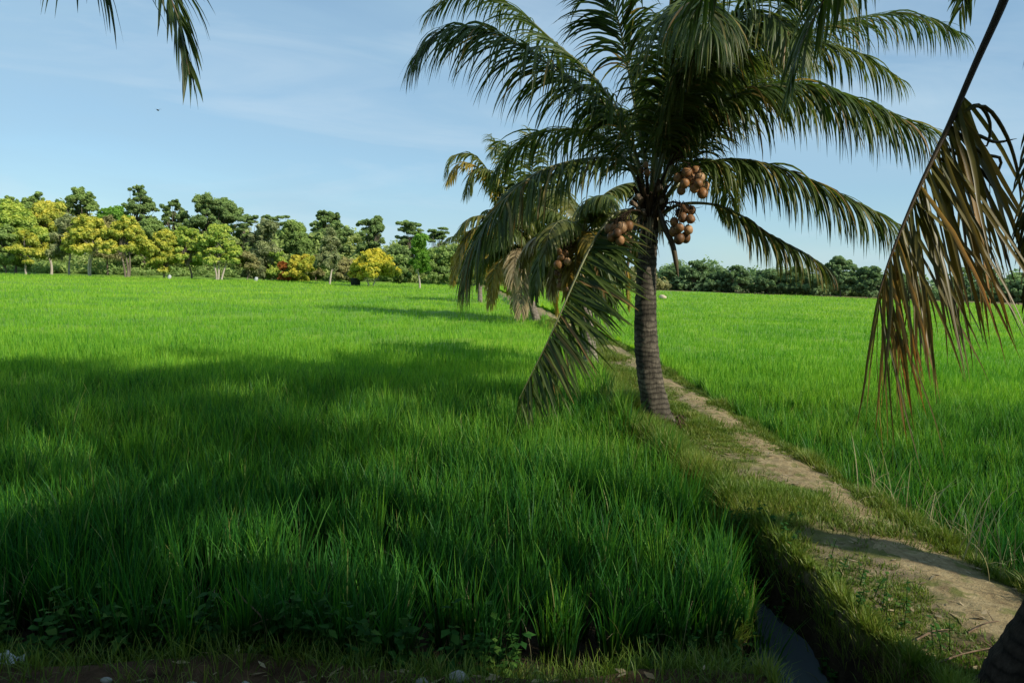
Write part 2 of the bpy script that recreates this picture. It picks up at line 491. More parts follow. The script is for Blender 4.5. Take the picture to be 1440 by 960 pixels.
def rise(y): return 0.006 * (np.clip(y, 15, 140) - 15)
def gz(x, y):
    x = np.asarray(x, float); y = np.asarray(y, float)
    xc = bund_x(y)
    wob = 0.10 * vnoise(x, y, 1.3, 3) + 0.06 * vnoise(x, y, 4.0, 4) + 0.045 * vnoise(x, y, 11.0, 8)
    left = np.interp(y, [4, 5.5, 6.6, 8, 11, 14, 30], [1.0, 0.84, 0.82, 0.9, 1.3, 1.05, 0.9])
    s = x - xc
    top = sst(-left - 0.28, -left + 0.02, s + wob) * (1 - sst(0.62, 0.95, s + wob * 0.8))
    z = FIELD_Z + (0 - FIELD_Z) * top
    crown = 0.05 * np.clip(1 - (s / 0.9) ** 2, 0, 1)
    z = z + crown * top
    # cross bank the photographer stands on
    cb = 1 - sst(3.95, 4.35, y + 0.15 * vnoise(x, 0 * x, 1.6, 5))
    z = np.maximum(z, FIELD_Z + (-0.06 - FIELD_Z) * cb)
    # ditch between rice and bank
    dt = sst(1.90 - .3 * (1 - sst(4.8, 5.3, y)) + wob * .7, 2.0 - .3 * (1 - sst(4.8, 5.3, y)) + wob * .7, x) * (1 - sst(2.18, 2.32, x + wob * 1.1)) * sst(3.0, 3.3, y) * (1 - sst(5.8, 6.5, y))
    z = z * (1 - dt) + (-0.82) * dt
    z = z + 0.09 * dt * (1 - dt) * 4 * vnoise(x * 1.0, y, 9.0, 9)
    near = 1 - sst(14, 40, np.hypot(x, y))
    z = z + near * (0.018 * vnoise(x, y, 5.0, 6) + 0.012 * vnoise(x, y, 13.0, 7))
    return z + rise(y)

def grid(xs, ys, dz=0.0, zf=gz):
    X, Y = np.meshgrid(xs, ys, indexing='xy')
    Z = zf(X, Y) + dz
    nx, ny = len(xs), len(ys)
    i = np.arange(ny - 1)[:, None] * nx; j = np.arange(nx - 1)[None, :]
    q = np.stack([i + j, i + j + 1, i + nx + j + 1, i + nx + j], -1).reshape(-1, 4)
    return np.stack([X, Y, Z], -1).reshape(-1, 3), q

xs = np.concatenate([-np.geomspace(1500, 8, 40), np.arange(-7.5, 0.8, 0.3), np.arange(0.8, 4.8, 0.045), np.arange(4.8, 8, 0.3), np.geomspace(8, 1500, 40)])
ys = np.concatenate([-np.geomspace(300, 3, 16), np.arange(-2, 2.6, 0.4), np.arange(2.6, 14, 0.06), np.arange(14, 30, 0.3), np.geomspace(30, 2500, 60)])
mb = MB()
v, q = grid(xs, ys)
mb.add(v, (0.5, 0.5, 0.5), q)
tag(mb.build('ground', soil_m), 'dark soil of the fields and of the mossy raised bank', kind='structure')

# the trodden path on top of the bank
PYS = np.concatenate([np.arange(3.0, 14, 0.07), np.arange(14, 42, 0.3)])
mb = MB()
pv = []
NP = 27
for y in PYS:
    w = np.interp(y, [3, 5, 6.5, 8, 12, 20, 42], [0.52, 0.5, 0.44, 0.36, 0.27, 0.24, 0.2])
    cx = bund_x(y) + np.interp(y, [3, 8, 12, 18, 42], [0.28, 0.22, 0.32, 0.30, 0.2]) + 0.05 * math.sin(y * 1.1)
    l = w * (1 + 0.35 * vnoise(np.array(y), np.array(0.0), 2.3, 21)) + 0.03 * vnoise(np.array(y), np.array(3.0), 9, 22)
    r = w * (1 + 0.30 * vnoise(np.array(y), np.array(9.0), 2.0, 23)) + 0.03 * vnoise(np.array(y), np.array(5.0), 9, 24)
    for k in range(NP):
        u = k / (NP - 1)
        x = cx - l + (l + r) * u
        e = min(u, 1 - u) * 2
        rag = 0.5 * vnoise(np.array(x), np.array(y), 4.2, 25) + 0.4 * vnoise(np.array(x), np.array(y), 15, 26)
        pv.append((x, y, float(gz(x, y)) + 0.020 * min(1, e * 1.6) - 0.009 + 0.022 * float(rag) + 0.009 * float(vnoise(np.array(x), np.array(y), 34, 27))))
n = len(PYS)
i = np.arange(n - 1)[:, None] * NP; j = np.arange(NP - 1)[None, :]
mb.add(pv, (0.5, 0.5, 0.5), np.stack([i + j, i + j + 1, i + NP + j + 1, i + NP + j], -1).reshape(-1, 4))
tag(mb.build('path', path_m), 'narrow bare earth footpath along the top of the grassy bank', kind='structure')

mb = MB()
v, q = grid(np.linspace(1.0, 2.4, 6), np.linspace(2.8, 9.0, 12), 0, lambda x, y: np.full_like(x, WATER_Z))
mb.add(v, (0.5,) * 3, q)
tag(mb.build('water', water_m), 'still dark water in the ditch between rice and bank', kind='structure')

# ------------------------------------------------------------------ blades
def blades(base, length, lean_dir, lean, curve, width, rnd, seg, extra=0.5, gam=1.0):
    """vectorised grass blades: arrays over n; returns verts, colours, quads"""
    n = len(base)
    ld = np.stack([np.cos(lean_dir), np.sin(lean_dir), np.zeros(n)], 1)
    wd = np.stack([-np.sin(lean_dir), np.cos(lean_dir), np.zeros(n)], 1)
    tw = rng.uniform(-1.2, 1.2, n)
    wd = wd * np.cos(tw)[:, None] + ld * np.sin(tw)[:, None]
    V = np.zeros((n, seg + 1, 2, 3)); C = np.zeros((n, seg + 1, 2, 3))
    p = base.copy()
    for k in range(seg + 1):
        u = k / seg
        w = width * min(1.0, 0.55 + 1.2 * u) * (1 - u ** 2.2 * 0.97)
        V[:, k, 0] = p - wd * (w / 2)[:, None]
        V[:, k, 1] = p + wd * (w / 2)[:, None]
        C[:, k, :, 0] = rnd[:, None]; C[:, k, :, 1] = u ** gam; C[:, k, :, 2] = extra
        a = lean + curve * u ** 1.5
        st = length / seg
        p = p + ld * (np.sin(a) * st)[:, None]
        p[:, 2] += np.cos(a) * st
    b = np.arange(n)[:, None] * (seg + 1) * 2
    k = np.arange(seg)[None, :] * 2
    q = np.stack([b + k, b + k + 1, b + k + 3, b + k + 2], -1).reshape(-1, 4)
    return V.reshape(-1, 3), C.reshape(-1, 3), q

def left_edge(y): return np.where(y < 6.6, 1.96 - 0.1 * (y < 5.0), bund_x(y) - np.interp(y, [6.6, 7.2, 9, 11, 14, 30], [1.2, 0.98, 1.12, 1.42, 1.15, 1.0]))
def right_edge(y): return bund_x(y) + 0.80
def in_left(x, y):
    front = 4.42 + 0.45 * sst(1.3, 1.75, x) + 0.15 * np.sin(x * 1.3) + 0.2 * vnoise(x, 0 * x, 1.0, 31)
    return (x < left_edge(y) + 0.12 * vnoise(x, y, 2, 32)) & (y > front)
def in_right(x, y):
    return (x > right_edge(y) + 0.12 * vnoise(x, y, 2, 33)) & (y > 3.2)
FAR = 92.0
def rice_height(x, y):
    return 0.60 + 0.06 * vnoise(x, y, 0.9, 35) + 0.05 * vnoise(x, y, 2.7, 36)

def rice(name, inside, label, dens, hs, far_y):
    mb = MB()
    # near tufts
    D0, D1 = 3.4, 15.0
    A = 0.95
    n = int(dens * A * (D1 ** 2 - D0 ** 2))
    y = np.sqrt(rng.uniform(D0 ** 2, D1 ** 2, n)); x = rng.uniform(-A, A, n) * y
    k = inside(x, y) & (rng.uniform(size=n) < 1.15 - 0.5 * sst(10, 15, y))
    x, y = x[k], y[k]
    n = len(x)
    nb = rng.integers(11, 20, n)
    th = rice_height(x, y) * np.clip(rng.normal(0.98, 0.15, n) + .12 * vnoise(x, y, 3.2, 42), .6, 1.35) * hs
    tr = np.clip(0.40 - 0.34 * (1 - sst(5.5, 10, y)) + 0.16 * rng.normal(size=n) + 0.12 * vnoise(x, y, 0.8, 37), 0.02, 0.9)  # nearest tufts coloured darker and cooler: foreground shade put into the leaf tone
    idx = np.repeat(np.arange(n), nb)
    m = len(idx)
    ang = rng.uniform(0, 2 * np.pi, m)
    off = rng.uniform(0, 0.05, m)
    b = np.stack([x[idx] + np.cos(ang) * off, y[idx] + np.sin(ang) * off, np.zeros(m)], 1)
    b[:, 2] = gz(b[:, 0], b[:, 1]) - 0.01
    ln = th[idx] * rng.uniform(0.72, 1.12, m)
    rr = np.clip(tr[idx] + rng.normal(0, 0.13, m), 0, 0.93)
    rr = np.where(rng.uniform(size=m) < 0.012, 1.0, rr)
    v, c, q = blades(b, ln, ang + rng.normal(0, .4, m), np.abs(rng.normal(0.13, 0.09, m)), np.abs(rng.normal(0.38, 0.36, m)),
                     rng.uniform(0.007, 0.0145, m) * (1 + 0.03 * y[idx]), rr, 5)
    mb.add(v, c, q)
    # far blades, growing wider as they thin out with distance
    n = int(420 * 14 ** 2 * 2 * A * math.log(FAR / 13.0))
    y = 13.0 * np.exp(rng.uniform(0, 1, n) * math.log(FAR / 13.0)); x = rng.uniform(-A, A, n) * y
    k = inside(x, y) & (y < far_y(x)) & (rng.uniform(size=n) < sst(12.5, 15, y) + 0.2)
    x, y = x[k], y[k]; n = len(x)
    b = np.stack([x, y, gz(x, y) + 0.12], 1)
    s = y / 14.0
    ln = (rice_height(x, y) * hs - 0.10) * rng.uniform(0.85, 1.08, n)
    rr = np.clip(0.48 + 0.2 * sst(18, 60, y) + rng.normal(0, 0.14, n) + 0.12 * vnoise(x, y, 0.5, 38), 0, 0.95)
    v, c, q = blades(b, ln, rng.uniform(0, 2 * np.pi, n), np.abs(rng.normal(0.12, 0.08, n)), np.abs(rng.normal(0.3, 0.2, n)), 0.017 * s ** 0.9, rr, 3, gam=0.22)  # sunlit tip brightness painted down most of each far blade
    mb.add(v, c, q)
    # closed leaf canopy of the distance, under the tips
    gx = np.concatenate([-np.geomspace(220, 3, 90), np.linspace(-2.7, 6, 50), np.geomspace(6.3, 220, 90)])
    gy = np.geomspace(15.5, FAR + 50, 200)
    v, q = grid(gx, gy, 0, lambda X, Y: gz(X, Y) + rice_height(X, Y) * hs - 0.17 + 0.04 * vnoise(X, Y, 6, 39) - 0.25 * (1 - sst(15.5, 22, Y)))
    cen = v[q].mean(1)
    k = inside(cen[:, 0], cen[:, 1]) & (cen[:, 1] < far_y(cen[:, 0]) )
    c = np.tile([0.5, 0.8, 0.5], (len(v), 1))
    c[:, 0] = 0.66 + 0.12 * vnoise(v[:, 0], v[:, 1], 1.2, 40)
    c[:, 1] = 0.94 + 0.06 * vnoise(v[:, 0], v[:, 1], 3.1, 41)
    mb.add(v, c, q[k])
    o = mb.build(name, rice_m)
    return tag(o, label, 'rice field', kind='stuff')

def far_left(x): return np.interp(x, [-200, -65, -40, -12, 5], [78, 78, 82, 88, 90])
def far_right(x): return np.interp(x, [0, 18, 40, 60, 200], [104, 100, 88, 76, 70])
rice('rice_field', in_left, 'tall green rice of the large field on the shaded side of the path', 60, 1.0, far_left)
rice('rice_field', in_right, 'sunlit green rice of the field beyond the footpath', 56, 0.86, far_right)

# turf on the bank, patchy, thin on the path
def turf():
    mb = MB()
    n = 135000
    y = 3.3 + (rng.uniform(0, 1, n) ** 1.7) * 32; x = bund_x(y) + rng.uniform(-1.6, 1.0, n)
    s = x - bund_x(y)
    p = 0.55 + 0.5 * vnoise(x, y, 1.7, 51) + 0.35 * vnoise(x, y, 5, 52)
    onpath = np.exp(-((s - 0.27) / np.interp(y, [3, 8, 14], [0.36, 0.30, 0.24])) ** 4)
    p = p - (0.5 + 0.25 * vnoise(x, y, 2.9, 55)) * onpath - 0.22 * (np.abs(s) < 0.7) * (y < 9)
    p = p + 0.9 * (s < -0.7) * (y > 6.4) + 0.6 * (s > 0.6) + 0.6 * (s < -0.66) * (y <= 6.4)
    z = gz(x, y)
    k = (rng.uniform(size=n) < p) & (z > -0.36) & (np.hypot(x - 2.18, y - 11.05) > 0.55 + .2 * vnoise(x, y, 6, 56))
    x, y, s, z = x[k], y[k], s[k], z[k]
    h = 0.022 + 0.03 * rng.uniform(size=len(x)) + 0.24 * sst(-0.5, -1.05, s) * sst(6.3, 8, y) + 0.13 * sst(-0.62, -0.85, s) * (y <= 6.5) + 0.16 * sst(0.55, 0.85, s) + 0.22 * np.clip(vnoise(x, y, 1.5, 53) - 0.3, 0, 1)
    nb = 5
    idx = np.repeat(np.arange(len(x)), nb); m = len(idx)
    a = rng.uniform(0, 2 * np.pi, m); o = rng.uniform(0, 0.04, m)
    b = np.stack([x[idx] + np.cos(a) * o, y[idx] + np.sin(a) * o, z[idx] - 0.01], 1)
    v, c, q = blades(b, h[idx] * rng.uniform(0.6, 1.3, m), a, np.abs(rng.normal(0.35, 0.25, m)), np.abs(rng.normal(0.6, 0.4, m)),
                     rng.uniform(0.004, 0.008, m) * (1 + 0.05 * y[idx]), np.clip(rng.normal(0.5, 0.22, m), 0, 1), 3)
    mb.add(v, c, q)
    # the foreground strip under the rice
    n = 2600
    x = rng.uniform(-5, 1.5, n); y = rng.uniform(3.6, 4.5, n) + .35 * sst(1.0, 1.5, x)
    p = 0.25 + 0.6 * vnoise(x, y, 1.9, 54) + 0.5 * (y > 4.05)
    k = rng.uniform(size=n) < p
    x, y = x[k], y[k]
    idx = np.repeat(np.arange(len(x)), 6); m = len(idx)
    a = rng.uniform(0, 2 * np.pi, m); o = rng.uniform(0, 0.05, m)
    b = np.stack([x[idx] + np.cos(a) * o, y[idx] + np.sin(a) * o, gz(x, y)[idx] - 0.01], 1)
    v, c, q = blades(b, rng.uniform(0.05, 0.22, m), a, np.abs(rng.normal(0.4, 0.3, m)), np.abs(rng.normal(0.6, 0.4, m)), rng.uniform(0.004, 0.008, m), np.clip(rng.normal(0.4, 0.22, m), 0, 1), 3)
    mb.add(v, c, q)
    return tag(mb.build('grass', turf_m), 'short patchy grass along the bank and path edges', 'grass', kind='stuff')
turf()

# broad-leaved weeds: stems with oval leaves
def weeds(name, spots, mat, label, leaf=0.045, kind='stuff'):
    mb = MB()
    for (x, y, h) in spots:
        z = float(gz(x, y))
        a = rng.uniform(0, 6.28); ln = rng.uniform(0.05, 0.45)
        top = np.array([x + math.cos(a) * h * ln, y + math.sin(a) * h * ln, z + h])
        pts, _ = smooth_curve([[x, y, z - 0.02], [(x + top[0]) / 2, (y + top[1]) / 2, z + h * 0.58], top], 7)
        mb.tube(pts, np.linspace(0.005, 0.002, 7), (0.3, 0.5, 0.5), 4, cap=False)
        nl = int(6 + h * 26)
        for i in range(nl):
            u = rng.uniform(0.15, 1.0)
            p = np.array([np.interp(u, np.linspace(0, 1, 7), pts[:, k]) for k in range(3)])
            th = rng.uniform(0, 6.28); el = rng.uniform(-0.4, 0.7)
            d = np.array([math.cos(th) * math.cos(el), math.sin(th) * math.cos(el), math.sin(el)])
            sd_ = np.array([-math.sin(th), math.cos(th), rng.uniform(-.3, .3)])
            L = leaf * rng.uniform(0.6, 1.4); W = L * 0.33
            r_ = rng.uniform()
            vv = [p, p + d * L * 0.45 + sd_ * W, p + d * L - np.array([0, 0, L * 0.2]), p + d * L * 0.45 - sd_ * W]
            mb.add(vv, [(r_, 0.6, 0.5), (r_, 0.8, 0.5), (r_, 1, 0.5), (r_, 0.8, 0.5)], [[0, 1, 2, 3]])
    return tag(mb.build(name, mat), label, 'weeds', kind=kind)
sp = []
for i in range(150):
    x = rng.uniform(-3.9, 0.1); y = 4.22 + abs(rng.normal(0, 0.18)) + 0.1 * math.sin(x * 2)
    sp.append((x, y, rng.uniform(0.12, 0.5)))
weeds('weeds', sp, weed_m, 'dark broad-leaved weeds at the foot of the rice, near the bottom edge', 0.07)
sp = []
for i in range(210):
    x = rng.uniform(2.0, 2.7); y = rng.uniform(4.2, 6.6)
    if rng.uniform() < 0.8: x = 2.16 + rng.normal(0, 0.07)
    sp.append((x, y, rng.uniform(0.06, 0.24)))
for i in range(70):
    sp.append((rng.uniform(.9, 1.75), rng.uniform(4.35, 5.3), rng.uniform(.1, .35)))
weeds('weeds', sp, weed_m, 'small leafy weeds on the dark edge of the ditch', 0.04)

# ------------------------------------------------------------------ palms
DOWN = np.array([0, 0, -1.0])

def frond(mb, rib, ctrl, n=95, leaf=0.72, width=0.036, droop=0.5, start=0.16, ang=55, color=0.4, side=None, sides=(1, -1), seg=6, rib_r=0.028,
          lift=0.02, fold=True, tipdry=0.0, jitter=1.0, rootleaf=0.55, tipleaf=0.45, broken=0.0, wscale=1.0):
    """leaflets on both sides of a midrib that follows ctrl"""
    P, L = smooth_curve(ctrl, 60)
    T = np.gradient(P, axis=0); T /= np.linalg.norm(T, axis=1)[:, None]
    rad = np.interp(np.linspace(0, 1, 60), [0, 0.06, 0.25, 1], [rib_r * 1.7, rib_r, rib_r * 0.75, rib_r * 0.15])
    rib.tube(P, rad, (rng.uniform(0.2, 0.9), 0.5, 0.5), 6)
    S0 = None
    Us = np.linspace(start, 0.995, n)
    for s in sides:
        for u0_ in Us:
            u = min(0.998, max(start, u0_ + rng.normal(0, 0.55) / n))
            if rng.uniform() < broken: continue
            f = u * 59; i0 = min(58, int(f)); f -= i0
            p = P[i0] * (1 - f) + P[i0 + 1] * f
            t = T[i0]
            if side is None:
                sv = np.cross(t, [0, 0, 1.0])
                nn = np.linalg.norm(sv)
                if nn < 0.25 and S0 is not None: sv = S0
                else: sv = sv / max(nn, 1e-6); S0 = sv
            else:
                sv = np.asarray(side, float); sv = sv - t * sv.dot(t); sv /= np.linalg.norm(sv)
            nrm = np.cross(sv, t)
            if nrm[2] < 0: nrm = -nrm
            a = R(ang * (1.1 - 0.6 * u ** 3) + rng.normal(0, 8) * jitter)
            d = t * math.cos(a) + sv * s * math.sin(a) + nrm * (lift + rng.normal(0, 0.09) * jitter)
            d /= np.linalg.norm(d)
            prof = np.interp(u, [0, start, 0.4, 0.65, 0.9, 1], [rootleaf, rootleaf, 1.0, 0.98, 0.72, tipleaf])
            ll = leaf * prof * rng.uniform(0.88, 1.1)
            w = width * wscale * np.interp(u, [0, 0.4, 0.8, 1], [0.8, 1, 0.85, 0.5]) * rng.uniform(0.8, 1.1)
            dr = droop * rng.uniform(0.6, 1.45)
            wv = t - d * t.dot(d)
            tw = rng.normal(0, 0.45) * jitter
            pts = [p]; dirs = [d]
            for k in range(seg):
                g = dr * (0.35 + 0.9 * k / seg) / seg * 2.2
                d = d + DOWN * g + rng.normal(0, 0.03, 3) * jitter
                d /= np.linalg.norm(d)
                p = p + d * ll / seg
                pts.append(p); dirs.append(d)
            pts = np.array(pts); dirs = np.array(dirs)
            W = wv[None] - dirs * (dirs @ wv)[:, None]
            W /= np.linalg.norm(W, axis=1)[:, None] + 1e-6
            Nn = np.cross(dirs, W)
            W = W * math.cos(tw) + Nn * math.sin(tw); Nn = np.cross(dirs, W)
            uu = np.linspace(0, 1, seg + 1)
            ww = w * np.interp(uu, [0, 0.12, 0.4, 0.75, 1], [0.45, 0.9, 1, 0.62, 0.03])
            r_ = np.clip(color + rng.normal(0, 0.13), 0, 0.93)
            if rng.uniform() < tipdry: r_ = rng.uniform(0.9, 1.0)
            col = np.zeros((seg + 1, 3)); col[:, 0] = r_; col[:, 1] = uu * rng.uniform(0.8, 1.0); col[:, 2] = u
            if fold:
                V = np.stack([pts - W * ww[:, None] / 2, pts + Nn * ww[:, None] * 0.16, pts + W * ww[:, None] / 2], 1)
                b = np.arange(seg)[:, None] * 3
                q = np.concatenate([np.hstack([b, b + 1, b + 4, b + 3]), np.hstack([b + 1, b + 2, b + 5, b + 4])])
                mb.add(V.reshape(-1, 3), np.repeat(col, 3, 0), q)
            else:
                V = np.stack([pts - W * ww[:, None] / 2, pts + W * ww[:, None] / 2], 1)
                b = np.arange(seg)[:, None] * 2
                mb.add(V.reshape(-1, 3), np.repeat(col, 2, 0), np.hstack([b, b + 1, b + 3, b + 2]))

def add_frond(palm, base, ctrl, mat=frond_m, rmat=None, label=None, **kw):
    mb, rb = MB(), MB()
    frond(mb, rb, ctrl, **kw)
    o = mb.build('frond', mat, palm, base)
    if label: o['label'] = label
    r = rb.build('midrib', rmat or rib_m, o, base)
    return o

def palm_trunk(palm, base, ctrl, rads, mat, rings=30, sides=22, seed=0):
    g = np.random.default_rng(seed)
    n = rings * 5
    P, L = smooth_curve(ctrl, n)
    u = np.linspace(0, 1, n)
    r = np.interp(u, *rads)
    saw = ((u * rings + 0.5 * np.sin(u * 17) + 0.3 * np.sin(u * 41 + 1)) % 1.0)
    th = np.linspace(0, 2 * np.pi, sides, endpoint=False)
    rr = r[:, None] * (1 + 0.05 * (saw[:, None] - 0.5) + 0.03 * np.sin(th * 3 + u[:, None] * 9) + 0.015 * g.normal(size=(n, sides)))
    flare = np.exp(-u / 0.05)[:, None]
    rr = rr * (1 + flare * (0.16 * np.sin(th * 5 + 1) + 0.12 * np.sin(th * 9 + 2.0) + 0.05 * g.normal(size=(n, sides))))
    mb = MB()
    mb.tube(P, rr, (0.5, 0.5, 0.5), sides)
    return mb.build('trunk', mat, palm, base)

def coconut_bunch(palm, base, start, hang, nuts, r, seed, col=0.5, label=None):
    """a stalk with nuts packed round its end"""
    g = np.random.default_rng(seed)
    mb = MB()
    start = np.asarray(start, float); hang = np.asarray(hang, float)
    mid = (start + hang) / 2 + np.array([0, 0, 0.12])
    pts, _ = smooth_curve([start, mid, hang + np.array([0, 0, r * 1.5]), hang], 14)
    mb.tube(pts, np.linspace(0.018, 0.007, 14), (0.5,) * 3, 6)
    P = []
    for p in nuts:
        p = hang + np.asarray(p, float)
        P.append(p)
        a = pts[9]
        q_, _ = smooth_curve([a, (a + p) / 2 + np.array([0, 0, 0.02]), p + np.array([0, 0, r])], 6)
        mb.tube(q_, 0.006, (0.5,) * 3, 5)
    for k in range(26):
        a0 = pts[int(g.integers(6, 13))] + g.normal(0, .02, 3)
        a1 = hang + g.normal(0, .13, 3) + np.array([0, 0, -.06])
        mb.tube(smooth_curve([a0, (a0 + a1) / 2 + g.normal(0, .03, 3), a1], 5)[0], [.006, .006, .005, .004, .002], (.5,) * 3, 4)
    b = mb.build('fruit_bunch', fibre_m, palm, base)
    if label: b['label'] = label
    for p in P:
        nb = MB()
        rr = r * g.uniform(0.82, 1.1)
        ax = np.array([g.normal(0, .3), g.normal(0, .3), 1.0])
        nb.ball(p, (rr, rr * g.uniform(0.93, 1.0), rr * g.uniform(1.04, 1.2)), (np.clip(col + g.normal(0, .3), 0, 1), 0.5, 0.5), 16, 11, ax, 0.035, int(g.integers(1e6)))
        c = nb.build('coconut', coco_m, b, base)
        # the dark cap at the stalk end
        cb = MB()
        axn = ax / np.linalg.norm(ax)
        cb.ball(p + axn * rr * 1.02, (rr * 0.42, rr * 0.42, rr * 0.16), (0.5,) * 3, 8, 5, ax, 0.1, int(g.integers(1e6)))
        cb2 = cb
        # caps belong to the stalk: join into the nut's own mesh keeps thing > part > sub-part
        cap = cb2.build('calyx', fibre_m, b, base)
    return b

def px_ctrl(lst):
    return [at(*p) for p in lst]

# ---- the main palm
B = on(927, 601, 0.0)
DM = float(np.dot(B - EYEP, fw))
main = root('coconut_palm', B, 'large coconut palm with grey ringed trunk standing beside the footpath, laden with brown coconuts', 'palm tree')
tr = [(928, 612, DM), (922, 575, DM), (914, 530, DM), (909, 480, DM), (908, 430, DM), (909, 380, DM), (912, 330, DM), (914, 285, DM)]
palm_trunk(main, B, px_ctrl(tr), ([0, 0.035, 0.09, 0.2, 0.45, 0.8, 1.0], [0.40, 0.30, 0.21, 0.185, 0.168, 0.135, 0.12]), palm_bark_m, 27, 30, 3)
D = DM
C0 = (915, 275)
fr = [  # pixel, pixel, depth offset (metres, + is away) along each frond; (settings)
    ([(908, 285, 0), (893, 215, -.05), (855, 152, -.2), (810, 118, -.35), (747, 75, -.6), (685, 42, -.8), (625, 42, -.95), (585, 78, -1.0)], dict(leaf=0.95, droop=0.75, color=0.3, n=110, tipdry=.02)),
    ([(908, 280, .1), (890, 205, .3), (841, 116, .6), (779, 59, 1.0), (716, 6, 1.3), (655, -15, 1.6), (605, 15, 1.7)], dict(leaf=0.8, droop=0.55, color=0.35, n=105)),
    ([(906, 285, -.05), (893, 240, -.15), (849, 222, -.35), (780, 233, -.6), (736, 257, -.8), (700, 292, -.95), (668, 342, -1.0), (655, 395, -1.0)], dict(leaf=0.85, droop=0.85, color=0.5, n=105, tipdry=.05)),
    ([(907, 288, .1), (885, 235, .5), (845, 190, 1.0), (785, 182, 1.5), (730, 203, 1.9), (690, 250, 2.2)], dict(leaf=0.75, droop=0.8, color=0.5, n=85)),
    ([(902, 300, -.05), (880, 296, -.15), (858, 307, -.3), (830, 349, -.55), (808, 395, -.75), (775, 470, -1.0), (730, 560, -1.15)], dict(leaf=1.05, droop=0.22, color=0.3, n=66, side=(0.95, -0.3, 0.25), sides=(1,), ang=72, lift=0.02, tipdry=.05, rootleaf=.75, width=.046)),
    ([(902, 300, -.03), (880, 297, -.13), (858, 308, -.28), (830, 350, -.53), (808, 396, -.73), (775, 470, -.98), (730, 560, -1.13)], dict(leaf=1.0, droop=0.25, color=0.34, n=60, side=(0.8, 0.5, 0.2), sides=(1,), ang=54, lift=0, tipdry=.1, rootleaf=.75, width=.044)),
    ([(912, 280, 0), (906, 220, .0), (893, 150, 0), (880, 80, -.1), (868, 25, -.3), (845, -40, -.5), (800, -85, -.8)], dict(leaf=0.85, droop=0.55, color=0.2, n=95)),
    ([(917, 282, 0), (930, 225, .2), (945, 160, .4), (962, 90, .8), (990, 10, 1.3), (1030, -50, 1.7)], dict(leaf=0.8, droop=0.5, color=0.5, n=95)),
    ([(922, 282, 0), (945, 225, .2), (985, 155, .4), (1050, 95, .7), (1130, 48, 1.0), (1230, 22, 1.2), (1300, 25, 1.2), (1350, 46, 1.2)], dict(leaf=0.85, droop=0.7, color=0.35, n=110, tipdry=.03)),
    ([(924, 290, -.05), (945, 215, -.1), (963, 178, -.15), (1038, 134, -.4), (1117, 118, -.6), (1200, 138, -.8), (1270, 168, -.9), (1320, 184, -.95)], dict(leaf=0.95, droop=0.8, color=0.3, n=115, tipdry=.06)),
    ([(925, 290, .1), (960, 250, .3), (1000, 170, .8), (1080, 118, 1.2), (1180, 135, 1.5), (1260, 165, 1.7)], dict(leaf=0.85, droop=0.7, color=0.35, n=95)),
    ([(926, 295, 0), (948, 262, -.1), (975, 236, -.2), (1026, 224, -.35), (1086, 233, -.5), (1157, 261, -.65), (1220, 293, -.75), (1268, 318, -.8)], dict(leaf=0.82, droop=0.85, color=0.42, n=105, tipdry=.12)),
    ([(926, 305, 0), (955, 288, -.1), (999, 287, -.15), (1038, 301, -.3), (1086, 332, -.4), (1125, 352, -.5), (1165, 377, -.55)], dict(leaf=0.62, droop=0.85, color=0.55, n=75, tipdry=.25, start=.3)),
    ([(922, 285, .2), (950, 240, .7), (985, 225, 1.3), (1015, 245, 1.9), (1030, 290, 2.3)], dict(leaf=0.7, droop=0.8, color=0.75, n=70)),
    ([(915, 282, -.1), (925, 190, -.5), (945, 90, -1.0), (965, 20, -1.7), (985, 0, -2.6), (1000, 40, -3.3)], dict(leaf=0.9, droop=0.9, color=0.45, n=100)),
    ([(918, 282, .1), (955, 200, .3), (1010, 110, .4), (1070, 40, .3), (1140, -20, .1), (1220, -40, 0)], dict(leaf=0.85, droop=0.75, color=0.35, n=100)),
    ([(918, 282, -.05), (948, 170, -.4), (1000, 72, -.9), (1062, 4, -1.4), (1130, -30, -1.8), (1190, -10, -2.1)], dict(leaf=.85, droop=.9, color=.45, n=95)),
    ([(922, 284, 0), (962, 192, .2), (1030, 102, .5), (1110, 62, .7), (1195, 72, .8), (1265, 112, .8)], dict(leaf=.8, droop=.8, color=.55, n=95)),
    ([(914, 282, .05), (922, 180, .1), (936, 70, .0), (945, -30, -.3), (950, -90, -.8)], dict(leaf=.8, droop=.7, color=.7, n=90)),
    ([(916, 280, .2), (925, 210, 1.0), (930, 150, 1.9), (940, 120, 3.0), (950, 150, 3.9)], dict(leaf=0.8, droop=0.7, color=0.7, n=80)),
    ([(912, 282, .2), (885, 210, .9), (865, 160, 1.8), (850, 150, 2.8), (838, 190, 3.6)], dict(leaf=0.8, droop=0.7, color=0.6, n=80)),
    ([(918, 282, .1), (968, 195, .8), (1020, 130, 1.5), (1080, 80, 2.2), (1140, 90, 2.8)], dict(leaf=0.8, droop=0.75, color=0.4, n=85)),
    ([(903, 300, .1), (880, 300, .4), (862, 330, .7), (855, 375, .9), (850, 420, 1.0)], dict(leaf=0.55, droop=0.8, color=0.6, n=45, start=.3, rib_r=.02)),
    ([(916, 284, 0), (940, 180, -.2), (985, 95, -.6), (1035, 40, -1.1), (1085, 22, -1.7), (1120, 60, -2.2)], dict(leaf=0.85, droop=0.85, color=0.45, n=95)),
]
for pts, kw in fr:
    kw['n'] = int(kw['n'] * 1.55); kw['seg'] = 7
    if 'side' not in kw: kw['droop'] *= 1.7; kw['ang'] = 48
    kw['width'] = kw.get('width', .036) * 1.1; kw['tipdry'] = kw.get('tipdry', 0) + .05; kw['leaf'] *= 1.28 if 'side' not in kw else 1.0
    add_frond(main, B, [at(a, b, D + c) for a, b, c in pts], **kw)
